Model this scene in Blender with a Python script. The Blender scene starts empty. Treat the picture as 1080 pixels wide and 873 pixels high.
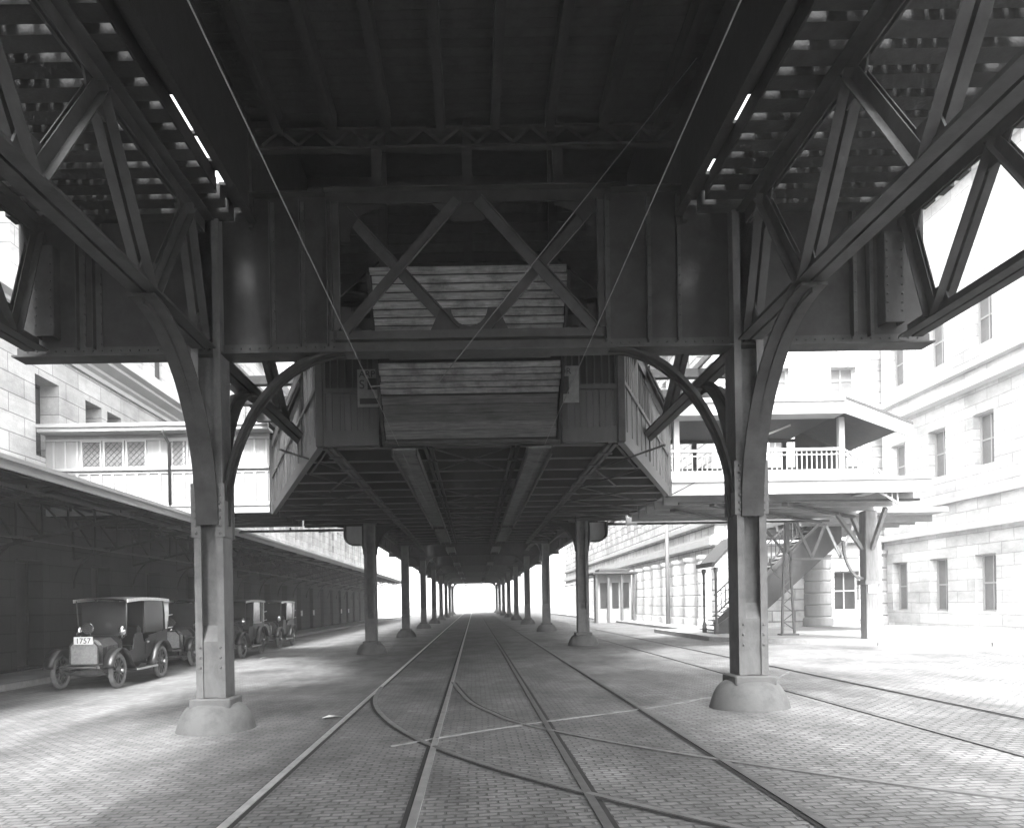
import bpy, math, random
from mathutils import Vector, Matrix, Euler
random.seed(7)
PI = math.pi; R = math.radians
scene = bpy.context.scene
COL = scene.collection
EYE = 1.6

def g(x):                                   # cross fall of the street
    return 0.27 * math.tanh(x / 10.0)

# ------------------------------------------------------------------ mesh builder
class MB:
    def __init__(s):
        s.v = []; s.f = []; s.sm = []; s.c = []
        s.cur = 0.5
    def quad(s, a, b, c, d):
        n = len(s.v); s.v += [tuple(a), tuple(b), tuple(c), tuple(d)]
        s.f.append((n, n+1, n+2, n+3)); s.sm.append(False); s.c.append(s.cur)
    def face(s, pts, smooth=False):
        n = len(s.v); s.v += [tuple(p) for p in pts]
        s.f.append(tuple(range(n, n+len(pts)))); s.sm.append(smooth); s.c.append(s.cur)
    def add(s, verts, faces, smooth=False):
        n = len(s.v); s.v += [tuple(p) for p in verts]
        for f in faces:
            s.f.append(tuple(i+n for i in f)); s.sm.append(smooth); s.c.append(s.cur)
    def box(s, x0, x1, y0, y1, z0, z1, M=None):
        vs = [Vector((x, y, z)) for z in (z0, z1) for y in (y0, y1) for x in (x0, x1)]
        if M is not None: vs = [M @ p for p in vs]
        s.add(vs, [(0,2,3,1),(4,5,7,6),(0,1,5,4),(2,6,7,3),(0,4,6,2),(1,3,7,5)])
    def bevbox(s, x0, x1, y0, y1, z0, z1, b, M=None):
        # box with chamfered edges
        vs = []
        idx = {}
        for k, (x, sx) in enumerate(((x0, 1), (x1, -1))):
            for j, (y, sy) in enumerate(((y0, 1), (y1, -1))):
                for i, (z, sz) in enumerate(((z0, 1), (z1, -1))):
                    for ax in range(3):
                        p = [x + sx*b, y + sy*b, z + sz*b]
                        p[ax] = (x, y, z)[ax]
                        idx[(k, j, i, ax)] = len(vs); vs.append(Vector(p))
        if M is not None: vs = [M @ p for p in vs]
        F = []
        q = lambda *a: F.append(tuple(idx[t] for t in a))
        for k in (0, 1): q((k,0,0,0),(k,1,0,0),(k,1,1,0),(k,0,1,0))
        for j in (0, 1): q((0,j,0,1),(1,j,0,1),(1,j,1,1),(0,j,1,1))
        for i in (0, 1): q((0,0,i,2),(1,0,i,2),(1,1,i,2),(0,1,i,2))
        for j in (0, 1):
            for i in (0, 1): q((0,j,i,1),(1,j,i,1),(1,j,i,2),(0,j,i,2))
        for k in (0, 1):
            for i in (0, 1): q((k,0,i,0),(k,1,i,0),(k,1,i,2),(k,0,i,2))
        for k in (0, 1):
            for j in (0, 1): q((k,j,0,0),(k,j,1,0),(k,j,1,1),(k,j,0,1))
        for k in (0, 1):
            for j in (0, 1):
                for i in (0, 1): q((k,j,i,0),(k,j,i,1),(k,j,i,2))
        s.add(vs, F)
    def bar(s, p, q, w, h, up=(0,0,1)):
        # rectangular bar from p to q, w across, h along 'up'
        p = Vector(p); q = Vector(q); d = (q-p); L = d.length
        if L < 1e-6: return
        d.normalize(); up = Vector(up)
        if abs(d.dot(up)) > 0.98: up = Vector((0,1,0)) if abs(d.y) < 0.9 else Vector((1,0,0))
        side = d.cross(up).normalized(); u = side.cross(d).normalized()
        vs = []
        for o in (p, q):
            for a, b in ((-1,-1),(1,-1),(1,1),(-1,1)):
                vs.append(o + side*(a*w/2) + u*(b*h/2))
        s.add(vs, [(0,1,2,3),(7,6,5,4),(0,4,5,1),(1,5,6,2),(2,6,7,3),(3,7,4,0)])
    def tube(s, pts, r, n=8, caps=True, smooth=True):
        pts = [Vector(p) for p in pts]
        rs = r if isinstance(r, (list, tuple)) else [r]*len(pts)
        rings = []
        prev = None
        for i, p in enumerate(pts):
            if i == 0: d = pts[1]-p
            elif i == len(pts)-1: d = p-pts[i-1]
            else: d = pts[i+1]-pts[i-1]
            d.normalize()
            if prev is None:
                a = Vector((0,0,1)) if abs(d.z) < 0.9 else Vector((1,0,0))
                u = d.cross(a).normalized()
            else:
                u = (prev - d*prev.dot(d)).normalized()
            prev = u; w = d.cross(u)
            rings.append([p + (u*math.cos(2*PI*k/n) + w*math.sin(2*PI*k/n))*rs[i] for k in range(n)])
        vs = [v for rg in rings for v in rg]; F = []
        for i in range(len(pts)-1):
            for k in range(n):
                F.append((i*n+k, i*n+(k+1)%n, (i+1)*n+(k+1)%n, (i+1)*n+k))
        s.add(vs, F, smooth)
        if caps:
            s.add(rings[0], [tuple(range(n-1,-1,-1))]); s.add(rings[-1], [tuple(range(n))])
    def lathe(s, prof, c=(0,0,0), n=20, axis='z', smooth=True, caps=True):
        # prof: list of (r, h)
        c = Vector(c); vs = []
        for r, h in prof:
            for k in range(n):
                a = 2*PI*k/n
                if axis == 'z': p = Vector((r*math.cos(a), r*math.sin(a), h))
                elif axis == 'x': p = Vector((h, r*math.cos(a), r*math.sin(a)))
                else: p = Vector((r*math.cos(a), h, r*math.sin(a)))
                vs.append(c+p)
        F = []
        for i in range(len(prof)-1):
            for k in range(n):
                F.append((i*n+k, i*n+(k+1)%n, (i+1)*n+(k+1)%n, (i+1)*n+k))
        s.add(vs, F, smooth)
        if caps:
            s.add(vs[:n], [tuple(range(n-1,-1,-1))]); s.add(vs[-n:], [tuple(range(n))])
    def prism(s, poly, fn, w0, w1):
        # polygon of (u,v) extruded between w0 and w1; fn(u,v,w)->xyz
        a = [fn(u, v, w0) for u, v in poly]; b = [fn(u, v, w1) for u, v in poly]
        n = len(poly)
        s.face(a); s.face(list(reversed(b)))
        for i in range(n):
            j = (i+1) % n
            s.quad(a[i], a[j], b[j], b[i])
    def sweep(s, pts, w, h, side, smooth=False):
        # flat bar following pts; 'side' = constant width direction
        side = Vector(side).normalized(); pts = [Vector(p) for p in pts]
        rings = []
        for i, p in enumerate(pts):
            d = pts[min(i+1, len(pts)-1)] - pts[max(i-1, 0)]
            nrm = d.cross(side).normalized()
            rings.append([p - side*w/2 - nrm*h/2, p + side*w/2 - nrm*h/2, p + side*w/2 + nrm*h/2, p - side*w/2 + nrm*h/2])
        for i in range(len(pts)-1):
            A, B = rings[i], rings[i+1]
            for k in range(4):
                s.add([A[k], A[(k+1)%4], B[(k+1)%4], B[k]], [(0,1,2,3)], smooth)
        s.face(list(reversed(rings[0]))); s.face(rings[-1])
    def rivet(s, c, r=0.02, axis='y', sgn=-1):
        s.lathe([(r, 0), (r*0.8, sgn*r*0.55), (r*0.35, sgn*r*0.85)], c, 6, axis, True)

def link(name, mb, mat, parent=None, local=False):
    me = bpy.data.meshes.new(name)
    off = Vector((0,0,0))
    if parent is not None and not local:
        q = parent
        while q is not None: off += q.location; q = q.parent
    me.from_pydata([(a-off.x, b-off.y, c-off.z) for a, b, c in mb.v], [], mb.f)
    for p, sm in zip(me.polygons, mb.sm): p.use_smooth = sm
    if any(abs(c-0.5) > 1e-6 for c in mb.c):
        at = me.attributes.new('tone', 'FLOAT', 'FACE')
        at.data.foreach_set('value', mb.c)
    # merge so that smooth shading works
    import bmesh
    bm = bmesh.new(); bm.from_mesh(me)
    bmesh.ops.remove_doubles(bm, verts=bm.verts, dist=1e-5)
    bmesh.ops.recalc_face_normals(bm, faces=bm.faces)
    bm.to_mesh(me); bm.free()
    if mat: me.materials.append(mat)
    o = bpy.data.objects.new(name, me); COL.objects.link(o)
    if parent is not None: o.parent = parent
    return o

def tag(o, label, cat, group=None, kind=None):
    o['label'] = label; o['category'] = cat
    if group: o['group'] = group
    if kind: o['kind'] = kind
    return o

def thing(name, label, cat, loc=(0,0,0), rz=0, group=None):
    o = bpy.data.objects.new(name, None); COL.objects.link(o)
    o.location = loc; o.rotation_euler = (0,0,rz); o.empty_display_size = .2
    return tag(o, label, cat, group)

def structure(name, mb, mat):
    o = link(name, mb, mat); o['kind'] = 'structure'; return o

def copy_tree(o, parent=None):
    c = o.copy(); COL.objects.link(c)
    if parent is not None: c.parent = parent
    for ch in [x for x in o.children]: copy_tree(ch, c)
    return c

# ------------------------------------------------------------------ materials (a black and white world)
def mat(name, val, rough=.6, metal=0, var=.25, scale=6, detail=6, bump=.0, bscale=30, stretch=None,
        tone=0, spec=.4, stain=0, stain_scale=1.0):
    m = bpy.data.materials.new(name); m.use_nodes = True
    N = m.node_tree.nodes; L = m.node_tree.links
    b = N['Principled BSDF']
    b.inputs['Roughness'].default_value = rough; b.inputs['Metallic'].default_value = metal
    b.inputs['Specular IOR Level'].default_value = spec
    tc = N.new('ShaderNodeTexCoord'); vec = tc.outputs['Object']
    if stretch:
        mp = N.new('ShaderNodeMapping'); mp.inputs['Scale'].default_value = stretch
        L.new(vec, mp.inputs['Vector']); vec = mp.outputs['Vector']
    nz = N.new('ShaderNodeTexNoise'); nz.inputs['Scale'].default_value = scale
    nz.inputs['Detail'].default_value = detail; nz.inputs['Roughness'].default_value = .65
    L.new(vec, nz.inputs['Vector'])
    mr = N.new('ShaderNodeMapRange')
    mr.inputs['From Min'].default_value = .3; mr.inputs['From Max'].default_value = .7
    mr.inputs['To Min'].default_value = val*(1-var); mr.inputs['To Max'].default_value = val*(1+var)
    L.new(nz.outputs['Fac'], mr.inputs['Value']); out = mr.outputs['Result']
    def mul(a, bsock):
        x = N.new('ShaderNodeMath'); x.operation = 'MULTIPLY'; L.new(a, x.inputs[0]); L.new(bsock, x.inputs[1]); return x.outputs[0]
    if tone:
        at = N.new('ShaderNodeAttribute'); at.attribute_name = 'tone'
        m2 = N.new('ShaderNodeMapRange'); m2.inputs['To Min'].default_value = 1-tone; m2.inputs['To Max'].default_value = 1+tone
        L.new(at.outputs['Fac'], m2.inputs['Value']); out = mul(out, m2.outputs['Result'])
    if stain:
        n2 = N.new('ShaderNodeTexNoise'); n2.inputs['Scale'].default_value = stain_scale; n2.inputs['Detail'].default_value = 9
        n2.inputs['Roughness'].default_value = .7
        L.new(tc.outputs['Object'], n2.inputs['Vector'])
        m3 = N.new('ShaderNodeMapRange'); m3.inputs['From Min'].default_value = .46; m3.inputs['From Max'].default_value = .66
        m3.inputs['To Min'].default_value = 1; m3.inputs['To Max'].default_value = 1-stain
        L.new(n2.outputs['Fac'], m3.inputs['Value']); out = mul(out, m3.outputs['Result'])
    cb = N.new('ShaderNodeCombineColor')
    for k in range(3): L.new(out, cb.inputs[k])
    L.new(cb.outputs[0], b.inputs['Base Color'])
    if bump:
        n4 = N.new('ShaderNodeTexNoise'); n4.inputs['Scale'].default_value = bscale; n4.inputs['Detail'].default_value = 8
        L.new(vec, n4.inputs['Vector'])
        bp = N.new('ShaderNodeBump'); bp.inputs['Strength'].default_value = bump; bp.inputs['Distance'].default_value = .02
        L.new(n4.outputs['Fac'], bp.inputs['Height']); L.new(bp.outputs['Normal'], b.inputs['Normal'])
    return m

def brickmat(name, val, mortar, plane, bw, bh, msize, rough=.8, var=.2, bump=.6, offset=.5, big=.3, dist=.02, spec=.3, bigscale=.6, warp=0.0, dirt=0):
    m = bpy.data.materials.new(name); m.use_nodes = True
    N = m.node_tree.nodes; L = m.node_tree.links
    b = N['Principled BSDF']; b.inputs['Roughness'].default_value = rough
    b.inputs['Specular IOR Level'].default_value = spec
    tc = N.new('ShaderNodeTexCoord'); sp = N.new('ShaderNodeSeparateXYZ'); L.new(tc.outputs['Object'], sp.inputs[0])
    cm = N.new('ShaderNodeCombineXYZ')
    a = {'xy': (0,1), 'yx': (1,0), 'yz': (1,2), 'xz': (0,2)}[plane]
    L.new(sp.outputs[a[0]], cm.inputs[0]); L.new(sp.outputs[a[1]], cm.inputs[1])
    vec = cm.outputs[0]
    if warp:
        wn = N.new('ShaderNodeTexNoise'); wn.inputs['Scale'].default_value = 2.2; wn.inputs['Detail'].default_value = 3
        L.new(cm.outputs[0], wn.inputs['Vector'])
        vs = N.new('ShaderNodeVectorMath'); vs.operation = 'SUBTRACT'; vs.inputs[1].default_value = (.5,.5,.5)
        L.new(wn.outputs['Color'], vs.inputs[0])
        sc = N.new('ShaderNodeVectorMath'); sc.operation = 'SCALE'; sc.inputs['Scale'].default_value = warp
        L.new(vs.outputs[0], sc.inputs[0])
        ad = N.new('ShaderNodeVectorMath'); ad.operation = 'ADD'
        L.new(cm.outputs[0], ad.inputs[0]); L.new(sc.outputs[0], ad.inputs[1]); vec = ad.outputs[0]
    br = N.new('ShaderNodeTexBrick'); br.inputs['Scale'].default_value = 1
    br.inputs['Brick Width'].default_value = bw; br.inputs['Row Height'].default_value = bh
    br.inputs['Mortar Size'].default_value = msize; br.inputs['Mortar Smooth'].default_value = .35
    br.offset = offset
    lo, hi = val*(1-var), val*(1+var)
    br.inputs['Color1'].default_value = (lo,lo,lo,1); br.inputs['Color2'].default_value = (hi,hi,hi,1)
    br.inputs['Mortar'].default_value = (mortar,)*3+(1,)
    L.new(vec, br.inputs['Vector'])
    nz = N.new('ShaderNodeTexNoise'); nz.inputs['Scale'].default_value = bigscale; nz.inputs['Detail'].default_value = 9
    nz.inputs['Roughness'].default_value = .68
    L.new(tc.outputs['Object'], nz.inputs['Vector'])
    mr = N.new('ShaderNodeMapRange'); mr.inputs['From Min'].default_value = .3; mr.inputs['From Max'].default_value = .7
    mr.inputs['To Min'].default_value = 1-big; mr.inputs['To Max'].default_value = 1+big
    L.new(nz.outputs['Fac'], mr.inputs['Value'])
    mx = N.new('ShaderNodeMix'); mx.data_type = 'RGBA'; mx.blend_type = 'MULTIPLY'; mx.inputs['Factor'].default_value = 1
    L.new(br.outputs['Color'], mx.inputs['A']); L.new(mr.outputs['Result'], mx.inputs['B'])
    col = mx.outputs['Result']
    if dirt:
        n5 = N.new('ShaderNodeTexNoise'); n5.inputs['Scale'].default_value = dirt; n5.inputs['Detail'].default_value = 10; n5.inputs['Roughness'].default_value = .75
        mp5 = N.new('ShaderNodeMapping'); mp5.inputs['Scale'].default_value = (1, .35, 1)
        L.new(tc.outputs['Object'], mp5.inputs['Vector']); L.new(mp5.outputs['Vector'], n5.inputs['Vector'])
        r5 = N.new('ShaderNodeMapRange'); r5.inputs['From Min'].default_value = .35; r5.inputs['From Max'].default_value = .68
        r5.inputs['To Min'].default_value = .72; r5.inputs['To Max'].default_value = 1.45
        L.new(n5.outputs['Fac'], r5.inputs['Value'])
        m5 = N.new('ShaderNodeMix'); m5.data_type = 'RGBA'; m5.blend_type = 'MULTIPLY'; m5.inputs['Factor'].default_value = 1
        L.new(col, m5.inputs['A']); L.new(r5.outputs['Result'], m5.inputs['B']); col = m5.outputs['Result']
    L.new(col, b.inputs['Base Color'])
    n4 = N.new('ShaderNodeTexNoise'); n4.inputs['Scale'].default_value = 14; n4.inputs['Detail'].default_value = 7
    L.new(tc.outputs['Object'], n4.inputs['Vector'])
    ma = N.new('ShaderNodeMath'); ma.operation = 'MULTIPLY_ADD'; ma.inputs[1].default_value = .5
    L.new(n4.outputs['Fac'], ma.inputs[0])
    iv = N.new('ShaderNodeMath'); iv.operation = 'SUBTRACT'; iv.inputs[0].default_value = 1
    L.new(br.outputs['Fac'], iv.inputs[1]); L.new(iv.outputs[0], ma.inputs[2])
    bp = N.new('ShaderNodeBump'); bp.inputs['Strength'].default_value = bump; bp.inputs['Distance'].default_value = dist
    L.new(ma.outputs[0], bp.inputs['Height']); L.new(bp.outputs['Normal'], b.inputs['Normal'])
    return m

M = {}
M['column'] = mat('column_steel_lit', .105, .62, 0, .2, 3, stretch=(2,2,.7), bump=.12, bscale=25, stain=.4, stain_scale=2.2, spec=.3)  # lighter than the girder steel, light bounced from the street painted in
M['stone_pier_shaded'] = mat('shaded_pier_stone', .24, .8, 0, .15, 2, bump=.2, stain=.2)  # darker than the other piers: shade under the deck is in the colour
M['steel'] = mat('painted_steel', .03, .75, 0, .3, 3, spec=.15, bump=.12, bscale=25, stain=.35, stain_scale=1.3)
M['steel_light'] = mat('painted_steel_weathered', .046, .7, 0, .3, 3, spec=.2, bump=.12, bscale=25, stain=.3, stain_scale=1.6)
M['steel_dark'] = mat('sooty_steel', .022, .55, 0, .3, 2.5, bump=.1, bscale=25, stain=.3)
M['rail'] = mat('worn_rail', .6, .38, .8, .2, 4, bump=.05)
M['groove'] = mat('rail_groove', .02, .9)
M['timber_dark'] = mat('sooty_timber', .02, .85, 0, .4, 5, stretch=(1,1,1), bump=.3, tone=.35)
M['soffit'] = mat('painted_soffit_boards', .2, .7, 0, .15, 3, stretch=(.5,5,1), stain=.2)
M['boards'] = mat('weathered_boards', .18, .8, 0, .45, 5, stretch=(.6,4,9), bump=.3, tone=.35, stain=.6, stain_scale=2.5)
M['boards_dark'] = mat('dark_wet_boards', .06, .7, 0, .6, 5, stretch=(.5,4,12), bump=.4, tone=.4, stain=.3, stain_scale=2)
M['panel'] = mat('painted_panelling', .05, .6, 0, .2, 3, stretch=(3,3,.6), tone=.15, stain=.25)
M['panel_dark'] = mat('dark_panelling', .03, .6, 0, .25, 3, stretch=(3,3,.6), tone=.15)
M['panel_pale'] = mat('pale_painted_panelling', .24, .55, 0, .10, 3, stretch=(2,2,.5), stain=.14, stain_scale=1.2)
M['trim_pale'] = mat('pale_trim', .33, .5, 0, .08, 4, stain=.1)
M['concrete'] = mat('footing_concrete', .095, .85, 0, .16, 3, bump=.2, bscale=22, stain=.45, stain_scale=3)
M['setts'] = brickmat('granite_setts', .14, .08, 'xy', .165, .088, .012, .7, .17, 1.0, .5, .40, .03, .3, .4, .075, dirt=1.3)
M['flags'] = brickmat('sidewalk_flags', .32, .2, 'xy', 1.6, 1.2, .015, .8, .1, .4, 0, .2)
M['kerb'] = mat('kerb_granite', .25, .75, 0, .2, 6, bump=.3)
M['stone'] = brickmat('ashlar_stone', .38, .2, 'yz', 1.5, .55, .018, .85, .12, .6, .5, .2, .03, dirt=.7)
M['stone_dim'] = brickmat('ashlar_stone_shaded', .04, .02, 'yz', 1.3, .5, .018, .85, .1, .5, .5, .2, .03)  # dark copy of the ashlar, canopy shade put into its colour
M['stone_r'] = brickmat('rusticated_stone', .45, .16, 'yz', 1.1, .52, .04, .85, .15, .9, .5, .2, .05, dirt=.6)
M['stone_c'] = brickmat('weathered_ashlar', .45, .30, 'yz', 1.3, .45, .014, .85, .14, .9, .5, .25, .04, .3, .4, .05, dirt=.5)
M['stone_x'] = brickmat('rusticated_stone_front', .45, .24, 'xz', 1.1, .52, .03, .85, .14, .8, .5, .2, .05, dirt=.6)
M['stone_plain'] = mat('dressed_stone', .42, .8, 0, .12, 2, bump=.2, stain=.15)
M['roofing'] = mat('tarred_roof', .035, .85, 0, .25, 3, bump=.2)
M['glass_dark'] = mat('dark_glazing', .03, .12, 0, .3, 2, spec=.6)
M['glass_grey'] = mat('dusty_glazing', .12, .3, 0, .2, 3, spec=.5)
M['door_dark'] = mat('dark_door_wood', .03, .6, 0, .3, 3)
M['wire'] = mat('wire', .1, .5)
M['iron'] = mat('cast_iron', .09, .6, 0, .2, 5)
M['iron_dark'] = mat('dark_iron', .07, .55, 0, .2, 5)
M['car'] = mat('black_enamel', .014, .38, 0, .3, 3, spec=.55)
M['car_grey'] = mat('dusty_bonnet', .045, .45, 0, .3, 6, spec=.5)
M['leather'] = mat('seat_leather', .02, .5, 0, .3, 12, bump=.3)
M['tyre'] = mat('grey_rubber', .13, .85, 0, .25, 10, bump=.1)
M['wheel'] = mat('wheel_paint', .07, .4, 0, .3, 8)
M['brass'] = mat('polished_brass', .75, .22, 1, .1, 5)
M['radiator'] = mat('radiator_core', .33, .5, .5, .2, 20, bump=.3, bscale=120)
M['canvas'] = mat('pale_canvas', .55, .85, 0, .18, 8, bump=.3, bscale=14)
M['canvas_dark'] = mat('dark_canvas', .05, .8, 0, .25, 8, bump=.2)
M['plate_white'] = mat('white_plate', .75, .5, 0, .06, 8)
M['ink'] = mat('black_paint', .015, .6)
M['paper'] = mat('paper', .7, .9, 0, .08, 9)
M['wood_post'] = mat('bare_timber', .17, .8, 0, .25, 4, stretch=(6,6,.7), bump=.3)

# ------------------------------------------------------------------ ground
def strip_ground(xs, y0, y1, ny, zoff, mb):
    ys = [y0 + (y1-y0)*i/ny for i in range(ny+1)]
    V = [(x, y, g(x)+zoff) for y in ys for x in xs]; nx = len(xs)
    F = [(j*nx+i, j*nx+i+1, (j+1)*nx+i+1, (j+1)*nx+i) for j in range(ny) for i in range(nx-1)]
    mb.add(V, F, True)
mb = MB()
xs = [-700, -300, -120, -60, -35] + [-25 + i*1.25 for i in range(41)] + [35, 60, 120, 300, 700]
strip_ground(xs, -300, 900, 24, 0, mb)
structure('street', mb, M['setts'])

XK, XW = -10.8, -12.8                         # left kerb and left facade
mb = MB()
zs = g(XK)+.15
mb.quad((XK-.25, -40, zs), (XW+.3, -40, zs), (XW+.3, 140, zs), (XK-.25, 140, zs))
mb.quad((XW+.3, -40, zs), (XW-1.2, -40, zs), (XW-1.2, 140, zs), (XW+.3, 140, zs))
structure('pavement', mb, M['flags'])
mb = MB()
y = -40
while y < 140:
    mb.bevbox(XK-.25, XK, y+.004, y+1.9, zs-.5, zs+random.uniform(-.004,.006), .015); y += 1.9
structure('kerb', mb, M['kerb'])
# right hand pavement island
poly = [(8.3, 34.5), (8.3, 26.4), (9.3, 24.6), (11.6, 21.8), (14, 20.6), (60, 20.0), (60, 34.5)]
mb = MB(); zr = g(9)+.14
mb.prism(poly, lambda u, v, w: (u, v, w), zr-.4, zr)
structure('pavement', mb, M['flags'])
mb = MB()
for i in range(1, len(poly)-2):
    a = Vector((*poly[i], zr-.12)); b = Vector((*poly[i+1], zr-.12))
    mb.bar(a, b, .26, .256)
mb.bar((8.3, 34.5, zr-.12), (8.3, 26.4, zr-.12), .26, .256)
structure('kerb', mb, M['kerb'])
# pavement in front of the right facade
mb = MB(); mb.box(9.6, 11.6, 34.6, 100, zr-.4, zr-.003)
structure('pavement', mb, M['flags'])

# ------------------------------------------------------------------ tram tracks
def rail_line(pts, name, parent, matl=None, w=.07, grv=True, sgn=1):
    mb = MB(); mg = MB()
    P = [Vector((x, y, g(x))) for x, y in pts]
    for i in range(len(P)-1):
        pass
    L = []; Rr = []; G = []
    for i, p in enumerate(P):
        d = (P[min(i+1, len(P)-1)] - P[max(i-1, 0)]); d.z = 0; d.normalize()
        n = Vector((d.y, -d.x, 0))
        L.append(p - n*w/2); Rr.append(p + n*w/2); G.append(p + n*sgn*(w/2+.045))
    for i in range(len(P)-1):
        z1 = Vector((0,0,.014)); z0 = Vector((0,0,-.05))
        mb.quad(L[i]+z1, Rr[i]+z1, Rr[i+1]+z1, L[i+1]+z1)
        mb.quad(L[i]+z0, L[i]+z1, L[i+1]+z1, L[i+1]+z0)
        mb.quad(Rr[i]+z1, Rr[i]+z0, Rr[i+1]+z0, Rr[i+1]+z1)
        if grv:
            e = Rr if sgn > 0 else L
            zz = Vector((0,0,.005))
            mg.quad(e[i]+zz, G[i]+zz, G[i+1]+zz, e[i+1]+zz)
    r = link(name, mb, matl or M['rail'], parent)
    if grv: link('groove', mg, M['groove'], r, False)
    return r
def straight(x, y0, y1, n=40): return [(x, y0+(y1-y0)*i/n) for i in range(n+1)]
def smoothpts(pts, k=6):
    out = []
    for i in range(len(pts)-1):
        p0 = pts[max(i-1,0)]; p1 = pts[i]; p2 = pts[i+1]; p3 = pts[min(i+2, len(pts)-1)]
        for j in range(k):
            t = j/k
            out.append(tuple(.5*((2*b) + (-a+c)*t + (2*a-5*b+4*c-d)*t*t + (-a+3*b-3*c+d)*t**3) for a, b, c, d in zip(p0,p1,p2,p3)))
    out.append(pts[-1]); return out
M['rail_dull'] = mat('rusty_rail', .10, .55, .3, .3, 6)
t = thing('tram_track', 'left tram track with two bright worn rails running under the elevated railway', 'tram track', (-1.2, 8, g(-1.2)), 0, 'tram tracks in the street')
rail_line(straight(-1.92, 2, 300), 'rail', t); rail_line(straight(-.485, 2, 300), 'rail', t, sgn=-1)
t = thing('tram_track', 'middle tram track with dull dark rails under the elevated railway', 'tram track', (1.6, 8, g(1.6)), 0, 'tram tracks in the street')
rail_line(straight(.91, 2, 300), 'rail', t, M['rail_dull']); rail_line(straight(2.36, 2, 300), 'rail', t, M['rail_dull'], sgn=-1)
t = thing('tram_track', 'outer tram track in the sunlit street right of the columns', 'tram track', (5.7, 8, g(5.7)), 0, 'tram tracks in the street')
rail_line(straight(5.0, 2, 120), 'rail', t, M['rail_dull'], .06); rail_line(straight(6.42, 2, 120), 'rail', t, M['rail_dull'], .06, sgn=-1)
M['rail_mid'] = mat('scuffed_rail', .17, .5, .4, .3, 6)
M['dusty'] = mat('dusty_strip', .17, .9, 0, .3, 5)
t = thing('branch_track', 'curved branch rails leaving the left tram track towards the lower right', 'tram track', (-.5, 10, g(-.5)))
rail_line(smoothpts([(-1.90,15.4),(-1.80,13.6),(-1.55,12.0),(-1.14,10.4),(-.60,8.9),(.1,7.5),(.95,6.2),(2.0,4.9),(3.3,3.6)]), 'rail', t, M['rail_mid'])
rail_line(smoothpts([(-.47,15.7),(-.12,12.6),(.23,11.1),(.50,10.2),(.93,9.35),(1.65,8.2),(2.5,7.1),(3.6,5.9),(5.0,4.6)]), 'rail', t, M['rail_mid'], sgn=-1)
rail_line(smoothpts([(-1.0,8.75),(-.22,9.35),(.8,10.0),(2.3,10.8),(3.3,11.5),(4.8,12.9),(6.2,15.0)]), 'rail', t, M['dusty'], .04, False)

# ------------------------------------------------------------------ columns
XC = (-3.65, 3.85)
BENTS = [10.67, 26.9, 40.5, 54.8, 69.3, 84.0, 99.0, 114.0, 129.0]
ORD = ['front', 'second', 'third', 'fourth', 'fifth', 'sixth', 'seventh', 'eighth', 'ninth']
def arc(c, r, a0, a1, n, plane, w):
    pts = []
    for i in range(n+1):
        a = a0 + (a1-a0)*i/n
        u = c[0] + r[0]*math.cos(a); v = c[1] + r[1]*math.sin(a)
        pts.append((u, w, v) if plane == 'xz' else (w, u, v))
    return pts
def make_column(front, zt):
    """Local coordinates: origin at street level, -y towards the camera."""
    ch = []
    # plinth: square block on a domed footing
    p = MB()
    prof = [(.545,-.12),(.545,.0),(.53,.05),(.51,.12),(.48,.2),(.435,.275),(.385,.33),(.33,.365),(.28,.375)]
    p.lathe(prof, (0,0,0), 28)
    p.bevbox(-.285,.285,-.285,.285,.32,.455,.018)
    ch.append(('plinth', p, M['concrete'], []))
    s = MB(); hw, hd = .19, .19
    zb = .46
    for sx in (-1, 1):                                    # side plates with angle legs turned in
        s.box(sx*hw-.009, sx*hw+.009, -hd, hd, zb, zt)
        for sy in (-1, 1):
            x0, x1 = sorted((sx*(hw+.012), sx*(hw-.085)))
            s.box(x0, x1, sy*hd-.012, sy*hd+.012, zb, zt)
    s.box(-hw+.012, hw-.012, -.01, .01, zb, zt)           # web
    riv = []
    ch.append(('shaft', s, M['column'], []))
    b = MB()                                               # base cover: cement fill with sloped top behind a cover plate
    yz = [(-hd+.02, zb+.005), (-hd+.02, zb+.78), (-.02, zb+1.0), (-.02, zb+.005)]
    b.prism(yz, lambda u, v, w: (w, u, v), -hw+.014, hw-.014)
    for k in range(3):
        for sx in (-.14, .14): b.rivet((sx, -hd-.013, zb+.42+.14*k), .02)
    ch.append(('base_cover', b, M['column'], []))
    if front:
        sp = MB()
        for sx in (-1, 1):
            for sy in (-1, 1):
                x0, x1 = sorted((sx*.232, sx*.1))
                sp.box(x0, x1, sy*(hd+.0215)-.009, sy*(hd+.0215)+.009, 2.68, 3.42)
                if sy < 0:
                    for k in range(7):
                        sp.rivet((sx*.166, -hd-.031, 2.74+.103*k), .024)
            x = sx*(hw+.0205)
            sp.box(x-.008, x+.008, -hd+.03, hd-.03, 2.68, 3.42)
        ch.append(('splice_plate', sp, M['column'], []))
    return ch
def place_parts(parts, parent):
    for name, m_, mt, subs in parts:
        link(name, m_, mt, parent, local=True)

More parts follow.
